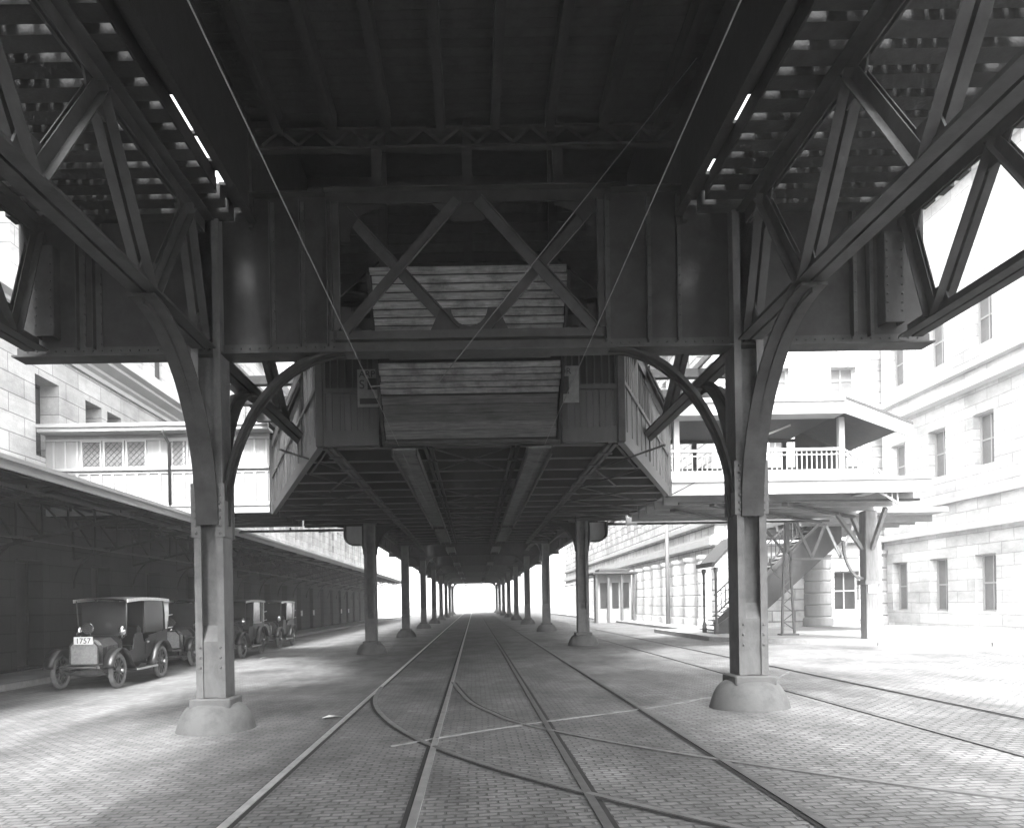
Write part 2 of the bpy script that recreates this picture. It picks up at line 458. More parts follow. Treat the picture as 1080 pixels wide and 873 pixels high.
for bi, yb in enumerate(BENTS):
    for side, xc in enumerate(XC):
        sd = 'left' if side == 0 else 'right'
        lab = {0: {0: 'front left steel column on stained domed footing nearest the parked motor car',
                   1: 'front right steel column on sunlit domed footing beside the outer tram track'}[side]}.get(bi)
        if lab is None:
            lab = '%s steel column from the front in the %s row under the elevated railway' % (ORD[bi], sd)
        if bi < 2:
            t = thing('viaduct_column', lab, 'column', (xc, yb, g(xc)), 0, 'columns of the elevated railway')
            zt = (7.2 if bi == 0 else 5.0) - g(xc)
            place_parts(make_column(bi == 0, zt), t)
            if bi == 1: proto = t
        else:
            t = copy_tree(proto); t.location = (xc, yb, g(xc)); t['label'] = lab
            for c_ in t.children: c_.location = (0,0,0)
        if bi == 0:
            # curved knee running towards the camera under the longitudinal truss
            sgn = -1 if side == 0 else 1
            k = MB()
            pts = arc((8.45-yb, 2.75-g(xc)), (1.98, 2.36), 0, PI/2, 16, 'yz', 0)
            k.sweep(pts, .13, .03, (1,0,0)); 
            for dx in (-.085, .085):
                k.sweep([Vector(p)+Vector((dx,0,0)) for p in pts], .13, .035, (1,0,0))
            k.sweep([Vector(p)+Vector((0,.07,-.0)) for p in pts], .02, .16, (1,0,0))
            link('longitudinal_knee', k, M['steel_light'], t, True)
            # and away from the camera
            k = MB()
            pts = arc((12.65-yb, 2.9-g(xc)), (1.76, 2.2), PI, PI/2, 14, 'yz', 0)
            for dx in (-.085, .085):
                k.sweep([Vector(p)+Vector((dx,0,0)) for p in pts], .13, .035, (1,0,0))
            k.sweep(pts, .02, .16, (1,0,0))
            link('longitudinal_knee', k, M['steel'], t, True)
            # transverse arch rib towards the middle
            k = MB(); s_ = 1 if side == 0 else -1
            pts = arc((s_*1.9, 2.72-g(xc)), (s_*-1.72, 2.42), 0, PI/2, 20, 'xz', 0)
            for dy in (-.08, .08):
                k.sweep([Vector(p)+Vector((0,dy,0)) for p in pts], .12, .035, (0,1,0))
            k.sweep([Vector(p)+Vector((0,0,.03)) for p in pts], .02, .14, (0,1,0))
            # webs tying the rib to girder: two gusset corners
            link('arch_rib', k, M['steel'], t, True)
        elif True:
            s_ = 1 if side == 0 else -1
            k = MB()
            zt = 5.12-g(xc)
            if bi == 1: zt = 4.42-g(xc)
            for q in (s_, -s_):
                pts = arc((q*1.15, zt-1.0), (-q*.93, 1.0), 0, PI/2, 10, 'xz', 0)
                k.sweep(pts, .26, .03, (0,1,0))
                poly = [(q*.22, zt-1.0)] + [(p[0], p[2]) for p in pts] + [(q*.22, zt)]
                k.prism(poly, lambda u, v, w: (u, w, v), -.012, .012)
            for o_ in list(t.children):
                if o_.name.startswith('knee_bracket'): bpy.data.objects.remove(o_)
            link('knee_bracket', k, M['steel'], t, True)

# ------------------------------------------------------------------ cross girders
XO = 5.95
def stiffener(m_, x, y, z0, z1, w=.07, d=.09, riv=True):
    m_.box(x-w/2, x-w/2+.012, y-d, y-.012, z0, z1)
    m_.box(x-w/2, x+w/2, y-.026, y-.0115, z0, z1)
    if riv:
        z = z0+.08
        while z < z1-.05:
            m_.rivet((x+w/2-.02, y-.027, z), .013); z += .14
Y0 = BENTS[0]
t = thing('cross_girder', 'front riveted cross girder with latticed middle resting on the two front columns', 'girder', (0, Y0, 5.15), 0, 'cross girders of the elevated railway')
zb, ztp = 5.15, 7.40
for sx, x0, x1 in ((-1, -6.3, -1.86), (1, 1.86, 6.4)):
    m_ = MB()
    m_.box(x0, x1, Y0-.01, Y0+.01, zb+.02, ztp-.05)
    link('web_plate', m_, M['steel'], t)
    xc = XC[0] if sx < 0 else XC[1]
    inner = [xc+.9*(-sx), xc+1.32*(-sx), sx*1.95]
    for x in inner:
        m_ = MB(); stiffener(m_, x, Y0, zb+.1, ztp-.12); link('stiffener', m_, M['steel_light'], t)
    for x in (xc+sx*1.55, xc+sx*1.78):
        m_ = MB(); stiffener(m_, x, Y0, zb+.1, ztp-.3, .10, .12); link('stiffener', m_, M['steel_light'], t)
    m_ = MB()                                               # end post channel
    xe = sx*5.88
    m_.box(xe-.13, xe+.13, Y0-.20, Y0-.185, zb+.25, ztp-.75)
    for d in (-.13, .13): m_.box(xe+d-.008, xe+d+.008, Y0-.184, Y0-.012, zb+.25, ztp-.75)
    z = zb+.4
    while z < ztp-.8:
        m_.rivet((xe-.1, Y0-.201, z), .016); m_.rivet((xe+.1, Y0-.201, z), .016); z += .12
    link('end_post', m_, M['steel_light'], t)
m_ = MB()                                                   # bottom flange: two angles and cover plate
m_.box(-6.35, 6.45, Y0-.17, Y0+.17, zb-.025, zb)
m_.box(-6.35, 6.45, Y0-.03, Y0-.011, zb+.001, zb+.14)
m_.box(-6.35, 6.45, Y0+.011, Y0+.03, zb+.001, zb+.14)
x = -6.2
while x < 6.3:
    m_.rivet((x, Y0-.031, zb+.085), .015); x += .13
m_.box(-1.86, 1.86, Y0-.045, Y0-.031, zb+.02, zb+.30)
m_.box(-1.86, 1.86, Y0-.16, Y0-.046, zb+.145, zb+.165)
link('bottom_flange', m_, M['steel_light'], t)
m_ = MB()
m_.box(-2.0, 2.0, Y0-.16, Y0+.16, ztp, ztp+.025)
m_.box(-2.0, 2.0, Y0-.03, Y0-.011, ztp-.16, ztp-.001)
m_.box(-6.3, -2.0, Y0-.15, Y0+.15, ztp-.05, ztp-.026)
m_.box(2.0, 6.4, Y0-.15, Y0+.15, ztp-.05, ztp-.026)
link('top_flange', m_, M['steel'], t)
zc0, zc1 = zb+.2, ztp-.12
for (xa, za, xb_, zb_) in ((-1.74, zc1-.12, -.2, zc0+.1), (-.14, zc1-.02, -1.74, zc0+.1), (1.74, zc1-.12, .2, zc0+.1), (.14, zc1-.02, 1.74, zc0+.1)):
    m_ = MB()
    off = -.05 if xa*xb_ < 0 or abs(xa) < .5 else .02
    m_.bar((xa, Y0+off, za), (xb_, Y0+off, zb_), .012, .15, up=Vector((0,0,1)))
    dv = Vector((xb_-xa, 0, zb_-za)).normalized(); nv = Vector((-dv.z, 0, dv.x))*.07
    m_.bar(Vector((xa, Y0+off-.035, za))+nv, Vector((xb_, Y0+off-.035, zb_))+nv, .058, .012, up=nv)
    link('diagonal', m_, M['steel_light'], t)
def gus(xc, zc, s1, s2, r=.42):
    poly = [(xc, zc)] + [(xc+s1*(r*1.5 - r*1.1*math.sin(a)), zc+s2*(r*1.5 - r*1.1*math.cos(a))) for a in [i*PI/2/8 for i in range(9)]]
    poly = [(xc, zc), (xc+s1*r*1.5, zc)] + [(xc+s1*(r*1.5-r*1.05*math.sin(a)), zc+s2*(r*1.2-r*1.05*math.cos(a))) for a in [i*PI/2/8 for i in range(9)]] + [(xc, zc+s2*r*1.2)]
    m_ = MB(); m_.prism(poly, lambda u, v, w: (u, Y0+w, v), -.004, .004); link('gusset_plate', m_, M['steel'], t)
for xx, s1 in ((-1.86, 1), (1.86, -1)):
    gus(xx, zb+.145, s1, 1); gus(xx, ztp-.16, s1, -1)
m_ = MB(); U = [(-.62, zb+.15), (.62, zb+.15), (.40, zb+.62)] + [(.26*math.cos(a), zb+.62-.26*math.sin(a)) for a in [i*PI/10 for i in range(11)]] + [(-.40, zb+.62)]
m_.prism(U, lambda u, v, w: (u, Y0+w, v), -.007, .007); link('gusset_plate', m_, M['steel'], t); m_ = MB()
m_.prism([(-.5, ztp-.16), (.5, ztp-.16), (.2, ztp-.42), (-.2, ztp-.42)], lambda u, v, w: (u, Y0+w, v), -.007, .007)
link('gusset_plate', m_, M['steel'], t)
for x in (-1.86, 1.86):
    m_ = MB()
    m_.box(x-.06, x-.045, Y0-.12, Y0-.045, zb+.31, ztp-.17); m_.box(x+.045, x+.06, Y0-.12, Y0-.045, zb+.31, ztp-.17)
    m_.box(x-.044, x+.044, Y0-.06, Y0-.047, zb+.31, ztp-.17)
    link('post', m_, M['steel_light'], t)

for bi, yb in enumerate(BENTS[1:], 1):
    t = thing('cross_girder', '%s cross girder from the front spanning the %s pair of columns' % (ORD[bi], ORD[bi]), 'girder', (0, yb, 5.15), 0, 'cross girders of the elevated railway')
    m_ = MB(); z0 = 5.15
    m_.box(-6.1, 6.2, yb-.012, yb+.012, z0+.02, 6.9)
    link('web_plate', m_, M['steel'], t)
    m_ = MB(); m_.box(-6.15, 6.25, yb-.2, yb+.2, z0-.03, z0); m_.box(-6.15, 6.25, yb-.2, yb+.2, 6.9, 6.93)
    m_.box(-6.1, 6.2, yb-.03, yb-.013, z0+.001, z0+.14)
    link('flanges', m_, M['steel'], t)
    for x in [i*1.8-5.4 for i in range(7)]:
        m_ = MB(); stiffener(m_, x, yb, z0+.15, 6.8, .08, .1, False); link('stiffener', m_, M['steel'], t)

# ------------------------------------------------------------------ longitudinal trusses
def long_truss(x, y0, y1, label, heavy=True, mt=None, zlo=5.17, zhi=6.95, pan=1.16, phase=0, nodes=None):
    t = thing('longitudinal_truss', label, 'truss', (x, (y0+y1)/2, zlo), 0, 'longitudinal trusses under the elevated tracks')
    mt = mt or M['steel']
    c = MB()
    for s_ in (-1, 1):
        xa, xb_ = sorted((x+s_*.018, x+s_*.165))
        c.box(xa, xb_, y0, y1, zlo, zlo+.018)
        xa, xb_ = sorted((x+s_*.018, x+s_*.036))
        c.box(xa, xb_, y0, y1, zlo+.019, zlo+.17)
    link('bottom_chord', c, M['steel_light'] if heavy else mt, t)
    c = MB()
    for s_ in (-1, 1):
        xa, xb_ = sorted((x+s_*.018, x+s_*.165))
        c.box(xa, xb_, y0, y1, zhi-.018, zhi)
        xa, xb_ = sorted((x+s_*.018, x+s_*.036))
        c.box(xa, xb_, y0, y1, zhi-.18, zhi-.019)
    link('top_chord', c, mt, t)
    nodes = list(nodes) if nodes else [y0 + (y1-y0)*i/(2*round((y1-y0)/pan/2)) for i in range(2*round((y1-y0)/pan/2)+1)]
    n = len(nodes)-1
    for i in range(n):
        ya, yb_ = nodes[i], nodes[i+1]
        za, zb_ = (zlo+.1, zhi-.1) if (i+phase) % 2 == 0 else (zhi-.1, zlo+.1)
        d = MB()
        dv = Vector((0, yb_-ya, zb_-za)).normalized(); nv = Vector((0, -dv.z, dv.y))
        if nv.z > 0: nv = -nv
        for s_ in (-1, 1):
            o_ = Vector((s_*.072, 0, 0))
            d.bar(Vector((x, ya, za))+o_+nv*.07, Vector((x, yb_, zb_))+o_+nv*.07, .105, .014, up=nv)
            o_ = Vector((s_*.027, 0, 0))
            d.bar(Vector((x, ya, za))+o_, Vector((x, yb_, zb_))+o_, .013, .125, up=nv)
        link('diagonal', d, mt, t)
    for i in range(n+1):
        gp = MB()
        yy = nodes[i]
        lowj = (i+phase) % 2 == 0
        zz = zlo+.12 if lowj else zhi-.12
        s_ = 1 if lowj else -1
        gp.prism([(yy-.34, zz-.08*s_), (yy+.34, zz-.08*s_), (yy+.16, zz+.3*s_), (yy-.16, zz+.3*s_)], lambda u, v, w: (x+w, u, v), -.012, .012)
        link('gusset_plate', gp, mt, t)
    return t
long_truss(XC[0], -3.3, Y0-.25, 'heavy truss overhead running from the front left column towards the viewer', True, M['steel_light'], nodes=[-2.93+1.16*i for i in range(12)]+[10.38])
long_truss(XC[1], -3.3, Y0-.25, 'heavy truss overhead running from the front right column towards the viewer', True, M['steel_light'], nodes=[-2.93+1.16*i for i in range(12)]+[10.38])
long_truss(-XO, -3.3, Y0-.25, 'outer truss at far upper left beyond the front left column', False, nodes=[-2.93+1.16*i for i in range(12)]+[10.38], phase=1)
long_truss(XO+.1, -3.3, Y0-.25, 'outer truss at far upper right beyond the front right column', False, nodes=[-2.93+1.16*i for i in range(12)]+[10.38], phase=1)
long_truss(XC[0], Y0+.25, 26.6, 'truss behind the front left column running into the station', False, M['steel'], pan=2.0)
long_truss(XC[1], Y0+.25, 26.6, 'truss behind the front right column running into the station', False, M['steel'], pan=2.0)
# beyond the station: plate girders, one per span and line
for (x, nm) in ((-XO, 'outer left'), (XC[0], 'inner left'), (XC[1], 'inner right'), (XO+.1, 'outer right')):
    for i in range(1, len(BENTS)-1):
        y0, y1 = BENTS[i]+.22, BENTS[i+1]-.22
        if i == 1: y0 = 26.95+.22
        t = thing('plate_girder', '%s plate girder between the %s and %s cross girders under the tracks' % (nm, ORD[i], ORD[i+1]), 'girder', (x, (y0+y1)/2, 5.4), 0, 'plate girders beyond the station')
        m_ = MB(); m_.box(x-.01, x+.01, y0, y1, 5.42, 6.8); link('web_plate', m_, M['steel'], t)
        m_ = MB(); m_.box(x-.16, x+.16, y0, y1, 5.40, 5.418); m_.box(x-.16, x+.16, y0, y1, 6.802, 6.82)
        link('flanges', m_, M['steel'], t)
        if i < 4:
            yy = y0+.6
            while yy < y1-.3:
                m_ = MB()
                for s_ in (-1, 1):
                    xa, xb_ = sorted((x+s_*.009, x+s_*.11)); m_.box(xa, xb_, yy-.008, yy+.008, 5.43, 6.79)
                link('stiffener', m_, M['steel'], t); yy += 2.4

# ------------------------------------------------------------------ elevated tracks (timber decks)
def make_track(xl, xr, lab):
    xm = (xl+xr)/2
    t = thing('elevated_track', lab, 'railway track', (xm, 20, 7.0), 0, 'open timber railway tracks overhead')
    zt = 6.98
    y = 6.4; rest = MB(); i = 0
    ys = []
    yy = -45.0
    while yy < 131:
        if yy > 6.3: ys.append(yy)  # track cut short overhead, out of view, so sun reaches the street
        yy += 1.8 if 10.9 < yy < 27 else .36  # sleepers thinned out past the front girder to let daylight through
    for yy in ys:
        a = random.uniform(-.0, .0) if xm < 0 else random.uniform(-.08, .08); b = random.uniform(-.05, .05) if xm < 0 else 0
        if 6.4 < yy < 13:
            m_ = MB(); m_.cur = random.random()
            m_.box(xl+b, xr+a, yy-.115, yy+.115, zt, zt+.2); link('sleeper', m_, M['timber_dark'], t)
        else:
            rest.cur = random.random(); rest.box(xl+b, xr+a, yy-.115, yy+.115, zt, zt+.2)
    o = link('sleepers', rest, M['timber_dark'], t); o['kind'] = 'stuff'
    for dx in (-.75, .75):
        m_ = MB(); m_.box(xm+dx-.035, xm+dx+.035, 6.3, 131, zt+.22, zt+.36); link('rail', m_, M['rail_dull'], t)
    for dx in (-1.3, 1.25):
        m_ = MB(); m_.box(xm+dx-.1, xm+dx+.1, 6.3, 131, zt+.202, zt+.36); link('guard_timber', m_, M['timber_dark'], t)
    m_ = MB(); xe_ = -3.225 if xm < 0 else 3.163
    m_.box(min(xe_, xe_-.024*(1 if xm < 0 else -1)), max(xe_, xe_-.024*(1 if xm < 0 else -1)), 6.3, 9.72 if xm < 0 else 9.9, 6.98, 7.2); link('edge_stringer', m_, M['timber_dark'], t)
    # foot-walk of narrow planks between and outside the rails
    m_ = MB()
    for xs_, xe_ in ((xl+(.1 if xm < 0 else .27), xm-.95), (xm-.6, xm+.6), (xm+.95, xr-(.34 if xm < 0 else .1))):
        x = xs_
        while x < xe_:
            m_.cur = random.random()
            m_.box(x, x+.13, 6.3, 10.9, zt+.362 if abs(x-xm) > .9 else zt+.203, zt+.40 if abs(x-xm) > .9 else zt+.24); x += .15
    link('foot_walk', m_, M['timber_dark'], t)
    return t
make_track(-6.25, -3.25, 'left elevated track on dark sleepers seen from below at upper left')
make_track(3.19, 6.35, 'right elevated track on dark sleepers seen from below at upper right')
# island platform between the tracks
t = thing('station_platform', 'dark underside of the island platform between the two elevated tracks', 'platform', (0, 8, 8.4))
m_ = MB(); y = -45
while y < 10.5:
    m_.cur = random.random(); m_.box(-3.038, 2.978, y, y+.145, 8.42, 8.47); y += .15
link('floor_boards', m_, M['timber_dark'], t)
m_ = MB()
for x in [-2.6+i*.75 for i in range(8)]: m_.box(x-.06, x+.06, -45, 10.5, 8.15, 8.415)
link('joists', m_, M['timber_dark'], t)
for sx, x in ((-1, -3.06), (1, 3.0)):
    m_ = MB()
    m_.box(x-.02, x+.02, -45, 10.55, 7.0, 8.5)
    m_.box(min(x-.02*sx, x+.12*-sx), max(x-.02*sx, x+.12*-sx), -45, 10.55, 6.94, 6.995)
    link('fascia', m_, M['timber_dark'], t)
m_ = MB()                                                     # planks bridging parts of the light slots
for sx, x0, x1 in ((-1, -3.28, -3.085), (1, 3.025, 3.22)):
    for a, b in (((-45, 8.25), (8.93, 8.98), (9.48, 9.7), (10.02, 10.6)) if sx < 0 else ((-45, 8.4), (8.9, 9.62), (9.95, 10.6))):
        m_.box(x0, x1, a, b, 7.19, 7.23)
link('gap_boards', m_, M['timber_dark'], t)
# platform beyond the stair well
t = thing('platform_deck', 'sooty deck over the roadway between tracks beyond the station', 'deck', (0, 60, 7.0))
m_ = MB()
for sx in (-1, 1):
    xa, xb_ = sorted((sx*.13, sx*3.12))
    m_.box(xa, xb_, 16.5, 131, 7.0, 7.06)
y = 16.5; k = 0
while y < 131:
    ln = 11.6
    m_.box(-.129, .129, y, min(y+ln, 131), 7.001, 7.059); y += 14.4
link('floor_boards', m_, M['timber_dark'], t)
m_ = MB(); y = 28.0
while y < 130:
    m_.box(-3.5, 3.6, y-.08, y+.08, 6.6, 6.998); y += 2.4
link('floor_beam', m_, M['steel_dark'], t)
for x in (-1.9, -.7, .7, 1.9):
    m_ = MB(); m_.box(x-.07, x+.07, 28, 130, 6.3, 6.598); link('stringer', m_, M['steel_dark'], t)

# lattice strut and posts carrying the platform over the front girder
t = thing('lattice_beam', 'dark zigzag lattice beam on posts above the front cross girder', 'beam', (0, Y0, 7.43))
m_ = MB()
for z in (8.0, 8.26): m_.box(-2.95, 2.9, Y0-.06, Y0+.06, z, z+.035)
x = -2.85; i = 0
while x < 2.7:
    za, zb_ = (8.05, 8.25) if i % 2 == 0 else (8.25, 8.05)
    m_.bar((x, Y0-.064, za), (x+.25, Y0-.064, zb_), .045, .008, up=(0,1,0)); x += .25; i += 1
link('lattice', m_, M['steel'], t)
for x in (-1.27, 0, 1.27):
    m_ = MB(); m_.box(x-.07, x+.07, Y0-.05, Y0+.05, 7.43, 7.998); link('post', m_, M['steel'], t)

# ------------------------------------------------------------------ station under the tracks
FL = (-2.66, 13.35); FR = (2.64, 13.35)
CL = (-5.98, 22.8); CR = (5.30, 20.5)
ZB = 4.42
t = thing('elevated_station', 'dark wooden station building hung beneath the tracks over the roadway', 'station', (0, 22, ZB))
foot = [FL, FR, CR, (5.30, 26.4), (3.6, 26.4), (3.6, 36), (-3.6, 36), (-3.6, 27.1), (-5.98, 27.1), CL]
m_ = MB(); m_.prism([(x*.965, 24+(y-24)*.98) for x, y in foot], lambda u, v, w: (u, v, w), ZB+.32, ZB+.42); link('floor', m_, M['timber_dark'], t)
m_ = MB(); y = 13.9
def halfw(y):
    if y < 20.5:  r = FR[0]+(CR[0]-FR[0])*(y-13.35)/(20.5-13.35)
    elif y < 26.4: r = 5.3
    else: r = 3.6
    if y < 22.8:  l = FL[0]+(CL[0]-FL[0])*(y-13.35)/(22.8-13.35)
    elif y < 27.1: l = -5.98
    else: l = -3.6
    return l, r
while y < 36:
    l, r_ = halfw(y)
    m_.box(l+.12, r_-.12, y-.06, y+.06, ZB+.08, ZB+.318); m_.box(l+.12, r_-.12, y-.11, y+.11, ZB+.06, ZB+.078); y += 1.25
link('floor_beam', m_, M['steel_dark'], t)
for xs_, mt in ((-2.55, M['steel_light']), (2.52, M['steel_light'])):
    m_ = MB()
    for d in (-.055, .055): m_.box(xs_+d-.035, xs_+d+.035, 13.5, 35.5, ZB-.02, ZB+.055)
    y = 14.2
    while y < 35: m_.box(xs_-.13, xs_+.13, y, y+.16, ZB-.035, ZB-.0205); y += 1.25
    link('stringer', m_, mt, t)
for xs_ in (-.78, .80):
    m_ = MB()
    for d in (-.05, .05): m_.box(xs_+d-.03, xs_+d+.03, 13.6, 35.5, ZB-.01, ZB+.055)
    y = 14.8
    while y < 35: m_.box(xs_-.11, xs_+.11, y, y+.14, ZB-.024, ZB-.0105); y += 2.5
    link('stringer', m_, M['steel'], t)
y = 13.7
def rod(p, q, w_, h_):
    m_ = MB(); m_.bar(p, q, w_, h_); link('bracing_rod', m_, M['steel_light'], t)
while y < 33:
    l, r_ = halfw(y+2.5); l0, r0 = halfw(y)
    for a, b in ((l0+.15, -2.6), (2.6, r0-.15)):
        if b-a < .3:
            if a < 0: a = l+.2
            else: b = r_-.2
        rod((a, y, ZB+.03), (b, y+2.5, ZB+.03), .03, .03); rod((b, y, ZB+.0), (a, y+2.5, ZB+.0), .03, .03)
    if y < 15 or y > 18: rod((-.75, y, ZB+.02), (.78, y+2.5, ZB+.02), .05, .02); rod((.78, y, ZB+.045), (-.75, y+2.5, ZB+.045), .05, .02)
    y += 2.5
# walls
def panel_wall(parent, A, B, z0, z1, name, mt, bays, sill, post=True, windows=True, glass=None, face=-1):
    """wall of boarded panels between plan points A and B; posts, dado rail and glazed upper lights."""
    A = Vector((*A, 0)); B = Vector((*B, 0)); d = (B-A); L = d.length; d.normalize(); n = Vector((d.y, -d.x, 0))*(-face)
    fn = lambda u, v, w: tuple(A + d*u + n*w + Vector((0,0,v)))
    m_ = MB()
    x = 0
    while x < L-.01:
        w_ = min(.11, L-x); m_.cur = random.random()
        m_.prism([(x+.003, z0+.26), (x+w_-.003, z0+.26), (x+w_-.003, sill), (x+.003, sill)], fn, -.03, 0); x += .11
    m_.cur = .5
    m_.prism([(0, z0+.26), (L, z0+.26), (L, z1 if not windows else sill), (0, z1 if not windows else sill)], fn, -.06, -.031)
    w = link(name, m_, mt, parent)
    f = MB()
    f.prism([(0, z0), (L, z0), (L, z0+.26), (0, z0+.26)], fn, -.09, .03)
    f.prism([(0, sill), (L, sill), (L, sill+.08), (0, sill+.08)], fn, -.06, .035)
    f.prism([(0, z1-.2), (L, z1-.2), (L, z1), (0, z1)], fn, -.06, .03)
    for i in range(bays+1):
        u = min(max(L*i/bays, .05), L-.05)
        f.prism([(u-.05, z0+.261), (u+.05, z0+.261), (u+.05, z1-.2), (u-.05, z1-.2)], fn, -.062, .03)
        if i < bays: 
            for q in (1,2): 
                uu = L*(i+q/3)/bays
                f.prism([(uu-.02, z0+.262), (uu+.02, z0+.262), (uu+.02, sill-.001), (uu-.02, sill-.001)], fn, .0005, .016)
    link('framing', f, mt, parent)
    if windows:
        for i in range(bays):
            u0 = L*i/bays+.06; u1 = L*(i+1)/bays-.06
            gl = MB(); gl.prism([(u0, sill+.081), (u1, sill+.081), (u1, z1-.201), (u0, z1-.201)], fn, -.04, -.03)
            wn = link('window', gl, glass or M['glass_dark'], parent)
            br = MB(); k = 7
            for q in range(1, k):
                uu = u0+(u1-u0)*q/k; br.prism([(uu-.012, sill+.082), (uu+.012, sill+.082), (uu+.012, z1-.202), (uu-.012, z1-.202)], fn, -.029, -.008)
            link('window_bars', br, mt, wn)
panel_wall(t, FL, (-1.62, 13.35), ZB+.0, 6.65, 'front_wall', M['panel'], 1, 5.35)
panel_wall(t, (1.60, 13.35), FR, ZB+.0, 6.65, 'front_wall', M['panel'], 1, 5.35)
panel_wall(t, CL, FL, ZB, 6.6, 'splayed_wall', M['panel'], 5, 5.5, glass=M['panel_dark'])
panel_wall(t, FR, CR, ZB, 6.6, 'splayed_wall', M['panel'], 4, 5.5, glass=M['panel_dark'])
m_ = MB(); m_.prism(foot, lambda u, v, w: (u, v, w), 6.66, 6.74); link('roof', m_, M['timber_dark'], t)
m_ = MB()
for a, b in (((5.30, 26.3), (3.6, 26.3)), ((3.6, 26.4), (3.6, 36)), ((3.6, 35.95), (-3.6, 35.95)), ((-3.6, 36), (-3.6, 27.1)), ((-3.6, 27.0), (-5.98, 27.0))):
    A = Vector((*a, (ZB+6.6)/2)); B = Vector((*b, (ZB+6.6)/2)); m_.bar(A, B, .06, 6.6-ZB)
link('rear_wall', m_, M['panel_dark'], t)
m_ = MB(); m_.box(-1.55, 1.55, 13.30, 13.44, ZB-.02, ZB+.07); m_.box(-1.55, 1.55, 13.22, 13.30, ZB+.0, ZB+.03)
link('front_sill', m_, M['steel_light'], t)
# corner posts
for (x, y) in (FL, FR, CL, CR):
    m_ = MB(); m_.bevbox(x-.07, x+.07, y-.07, y+.07, ZB-.02, 6.62, .015); link('corner_post', m_, M['steel_light'], t)

# boarded soffit of the stair rising to the platform
t = thing('stair_soffit', 'clapboard underside of the stairway behind the front cross girder', 'stairway', (0, 12.4, 5.5))
def soff(s_):                                    # s_ 0 at top .. 1 at bottom
    return 11.5+(13.25-11.5)*s_, 6.72+(4.48-6.72)*s_
N1 = 9
def slat(m_, s0, s1, x0, x1, out=0., th=.03):
    ya, za = soff(s0); yb_, zb_ = soff(s1)
    d = Vector((0, yb_-ya, zb_-za)).normalized(); n = Vector((0, d.z, -d.y))
    P = [Vector((0, ya, za))+n*out, Vector((0, yb_, zb_))+n*(out+.012), Vector((0, yb_, zb_))+n*(out-th), Vector((0, ya, za))+n*(out-th)]
    P0 = [Vector((x0, q.y, q.z)) for q in P]; P1 = [Vector((x1, q.y, q.z)) for q in P]
    m_.face(P0); m_.face(list(reversed(P1)))
    for i in range(4): m_.quad(P0[i], P0[(i+1)%4], P1[(i+1)%4], P1[i])
def sboard(nm, mt, s0, s1, n, gap, out, hw):
    m_ = MB()
    for i in range(n):
        m_.cur = random.uniform(.1, 1); e = random.uniform(-.025, .025)
        slat(m_, s0+(s1-s0)*i/n, s0+(s1-s0)*(i+1-gap)/n, -hw+e, hw+e, out+random.uniform(-.004, .004))
    link(nm, m_, mt, t)
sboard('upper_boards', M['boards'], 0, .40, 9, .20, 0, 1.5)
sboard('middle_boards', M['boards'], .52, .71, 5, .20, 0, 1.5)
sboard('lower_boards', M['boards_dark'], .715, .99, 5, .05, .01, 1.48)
m_ = MB(); ya, za = soff(.41); yb_, zb_ = soff(.515)
m_.box(-1.3, 1.3, ya-.05, ya+.05, zb_+.0, za-.01); m_.cur = .1
link('fascia', m_, M['boards_dark'], t)
m_ = MB()
for x in (-1.53, 1.53):
    a = soff(0); b = soff(1)
    m_.bar((x, a[0]+.1, a[1]), (x, b[0]+.1, b[1]), .05, .25, up=(0,1,0))
m_.bar((0, soff(0)[0]+.12, soff(0)[1]), (0, soff(1)[0]+.12, soff(1)[1]), 2.98, .03, up=(0,1,0))
link('stringers', m_, M['timber_dark'], t)
# stair well lining above
t = thing('stairwell_enclosure', 'dark plank enclosure of the stairwell above the clapboard soffit', 'enclosure', (0, 13, 6.8))
m_ = MB()
for sx in (-1, 1):
    x = sx*3.03; m_.box(x-.03, x+.03, 10.56, 16.5, 6.9, 9.62)
z = 6.75
while z < 9.6:
    m_.cur = random.random(); m_.box(-2.99, 2.99, 14.2, 14.24, z, z+.172); z += .18
m_.cur = .5
m_.box(-3.06, 3.06, 10.56, 16.5, 9.62, 9.68); m_.box(-2.99, 2.99, 10.56, 10.6, 8.5, 9.615); m_.box(-2.99, 2.99, 16.4, 16.5, 6.9, 9.615)  # roof, unseen front boarding added to keep sun out of the well, back
link('boarding', m_, M['timber_dark'], t)
for x in (-1.35, 0, 1.35):
    m_ = MB(); m_.box(x-.07, x+.07, 12.0, 12.12, 6.2 if x else 6.75, 9.6)
    link('post', m_, M['steel'], t)
for sx in (-1, 1):
    m_ = MB(); m_.bar((sx*1.36, 12.06, 7.2), (sx*2.1, 12.06, 6.55), .06, .12); link('brace', m_, M['steel'], t)
# roof lights openings are left dark; walls close the sides between platform and tracks
# posters on the front wall
def solid(o):
    bpy.context.view_layer.update()
    me = bpy.data.meshes.new_from_object(o.evaluated_get(bpy.context.evaluated_depsgraph_get()))
    n = bpy.data.objects.new('lettering', me); COL.objects.link(n)
    n.parent = o.parent; n.location = o.location; n.rotation_euler = o.rotation_euler
    bpy.data.objects.remove(o); return n
def text(name, s, size, loc, rot, mt, parent, ext=.004):
    c = bpy.data.curves.new(name, 'FONT'); c.body = s; c.size = size; c.extrude = ext; c.align_x = 'LEFT'
    c.materials.append(mt)
    o = bpy.data.objects.new(name, c); COL.objects.link(o)
    o.rotation_euler = rot; o.parent = parent
    off = Vector(loc)-parent.location; o.location = off
    return solid(o)
M['poster_ink'] = mat('poster_letters', .16, .7)
t = thing('poster', 'pale lettered poster with a dark block left of the clapboard soffit', 'poster', (-1.95, 13.27, 5.4), 0, 'posters on the station front')
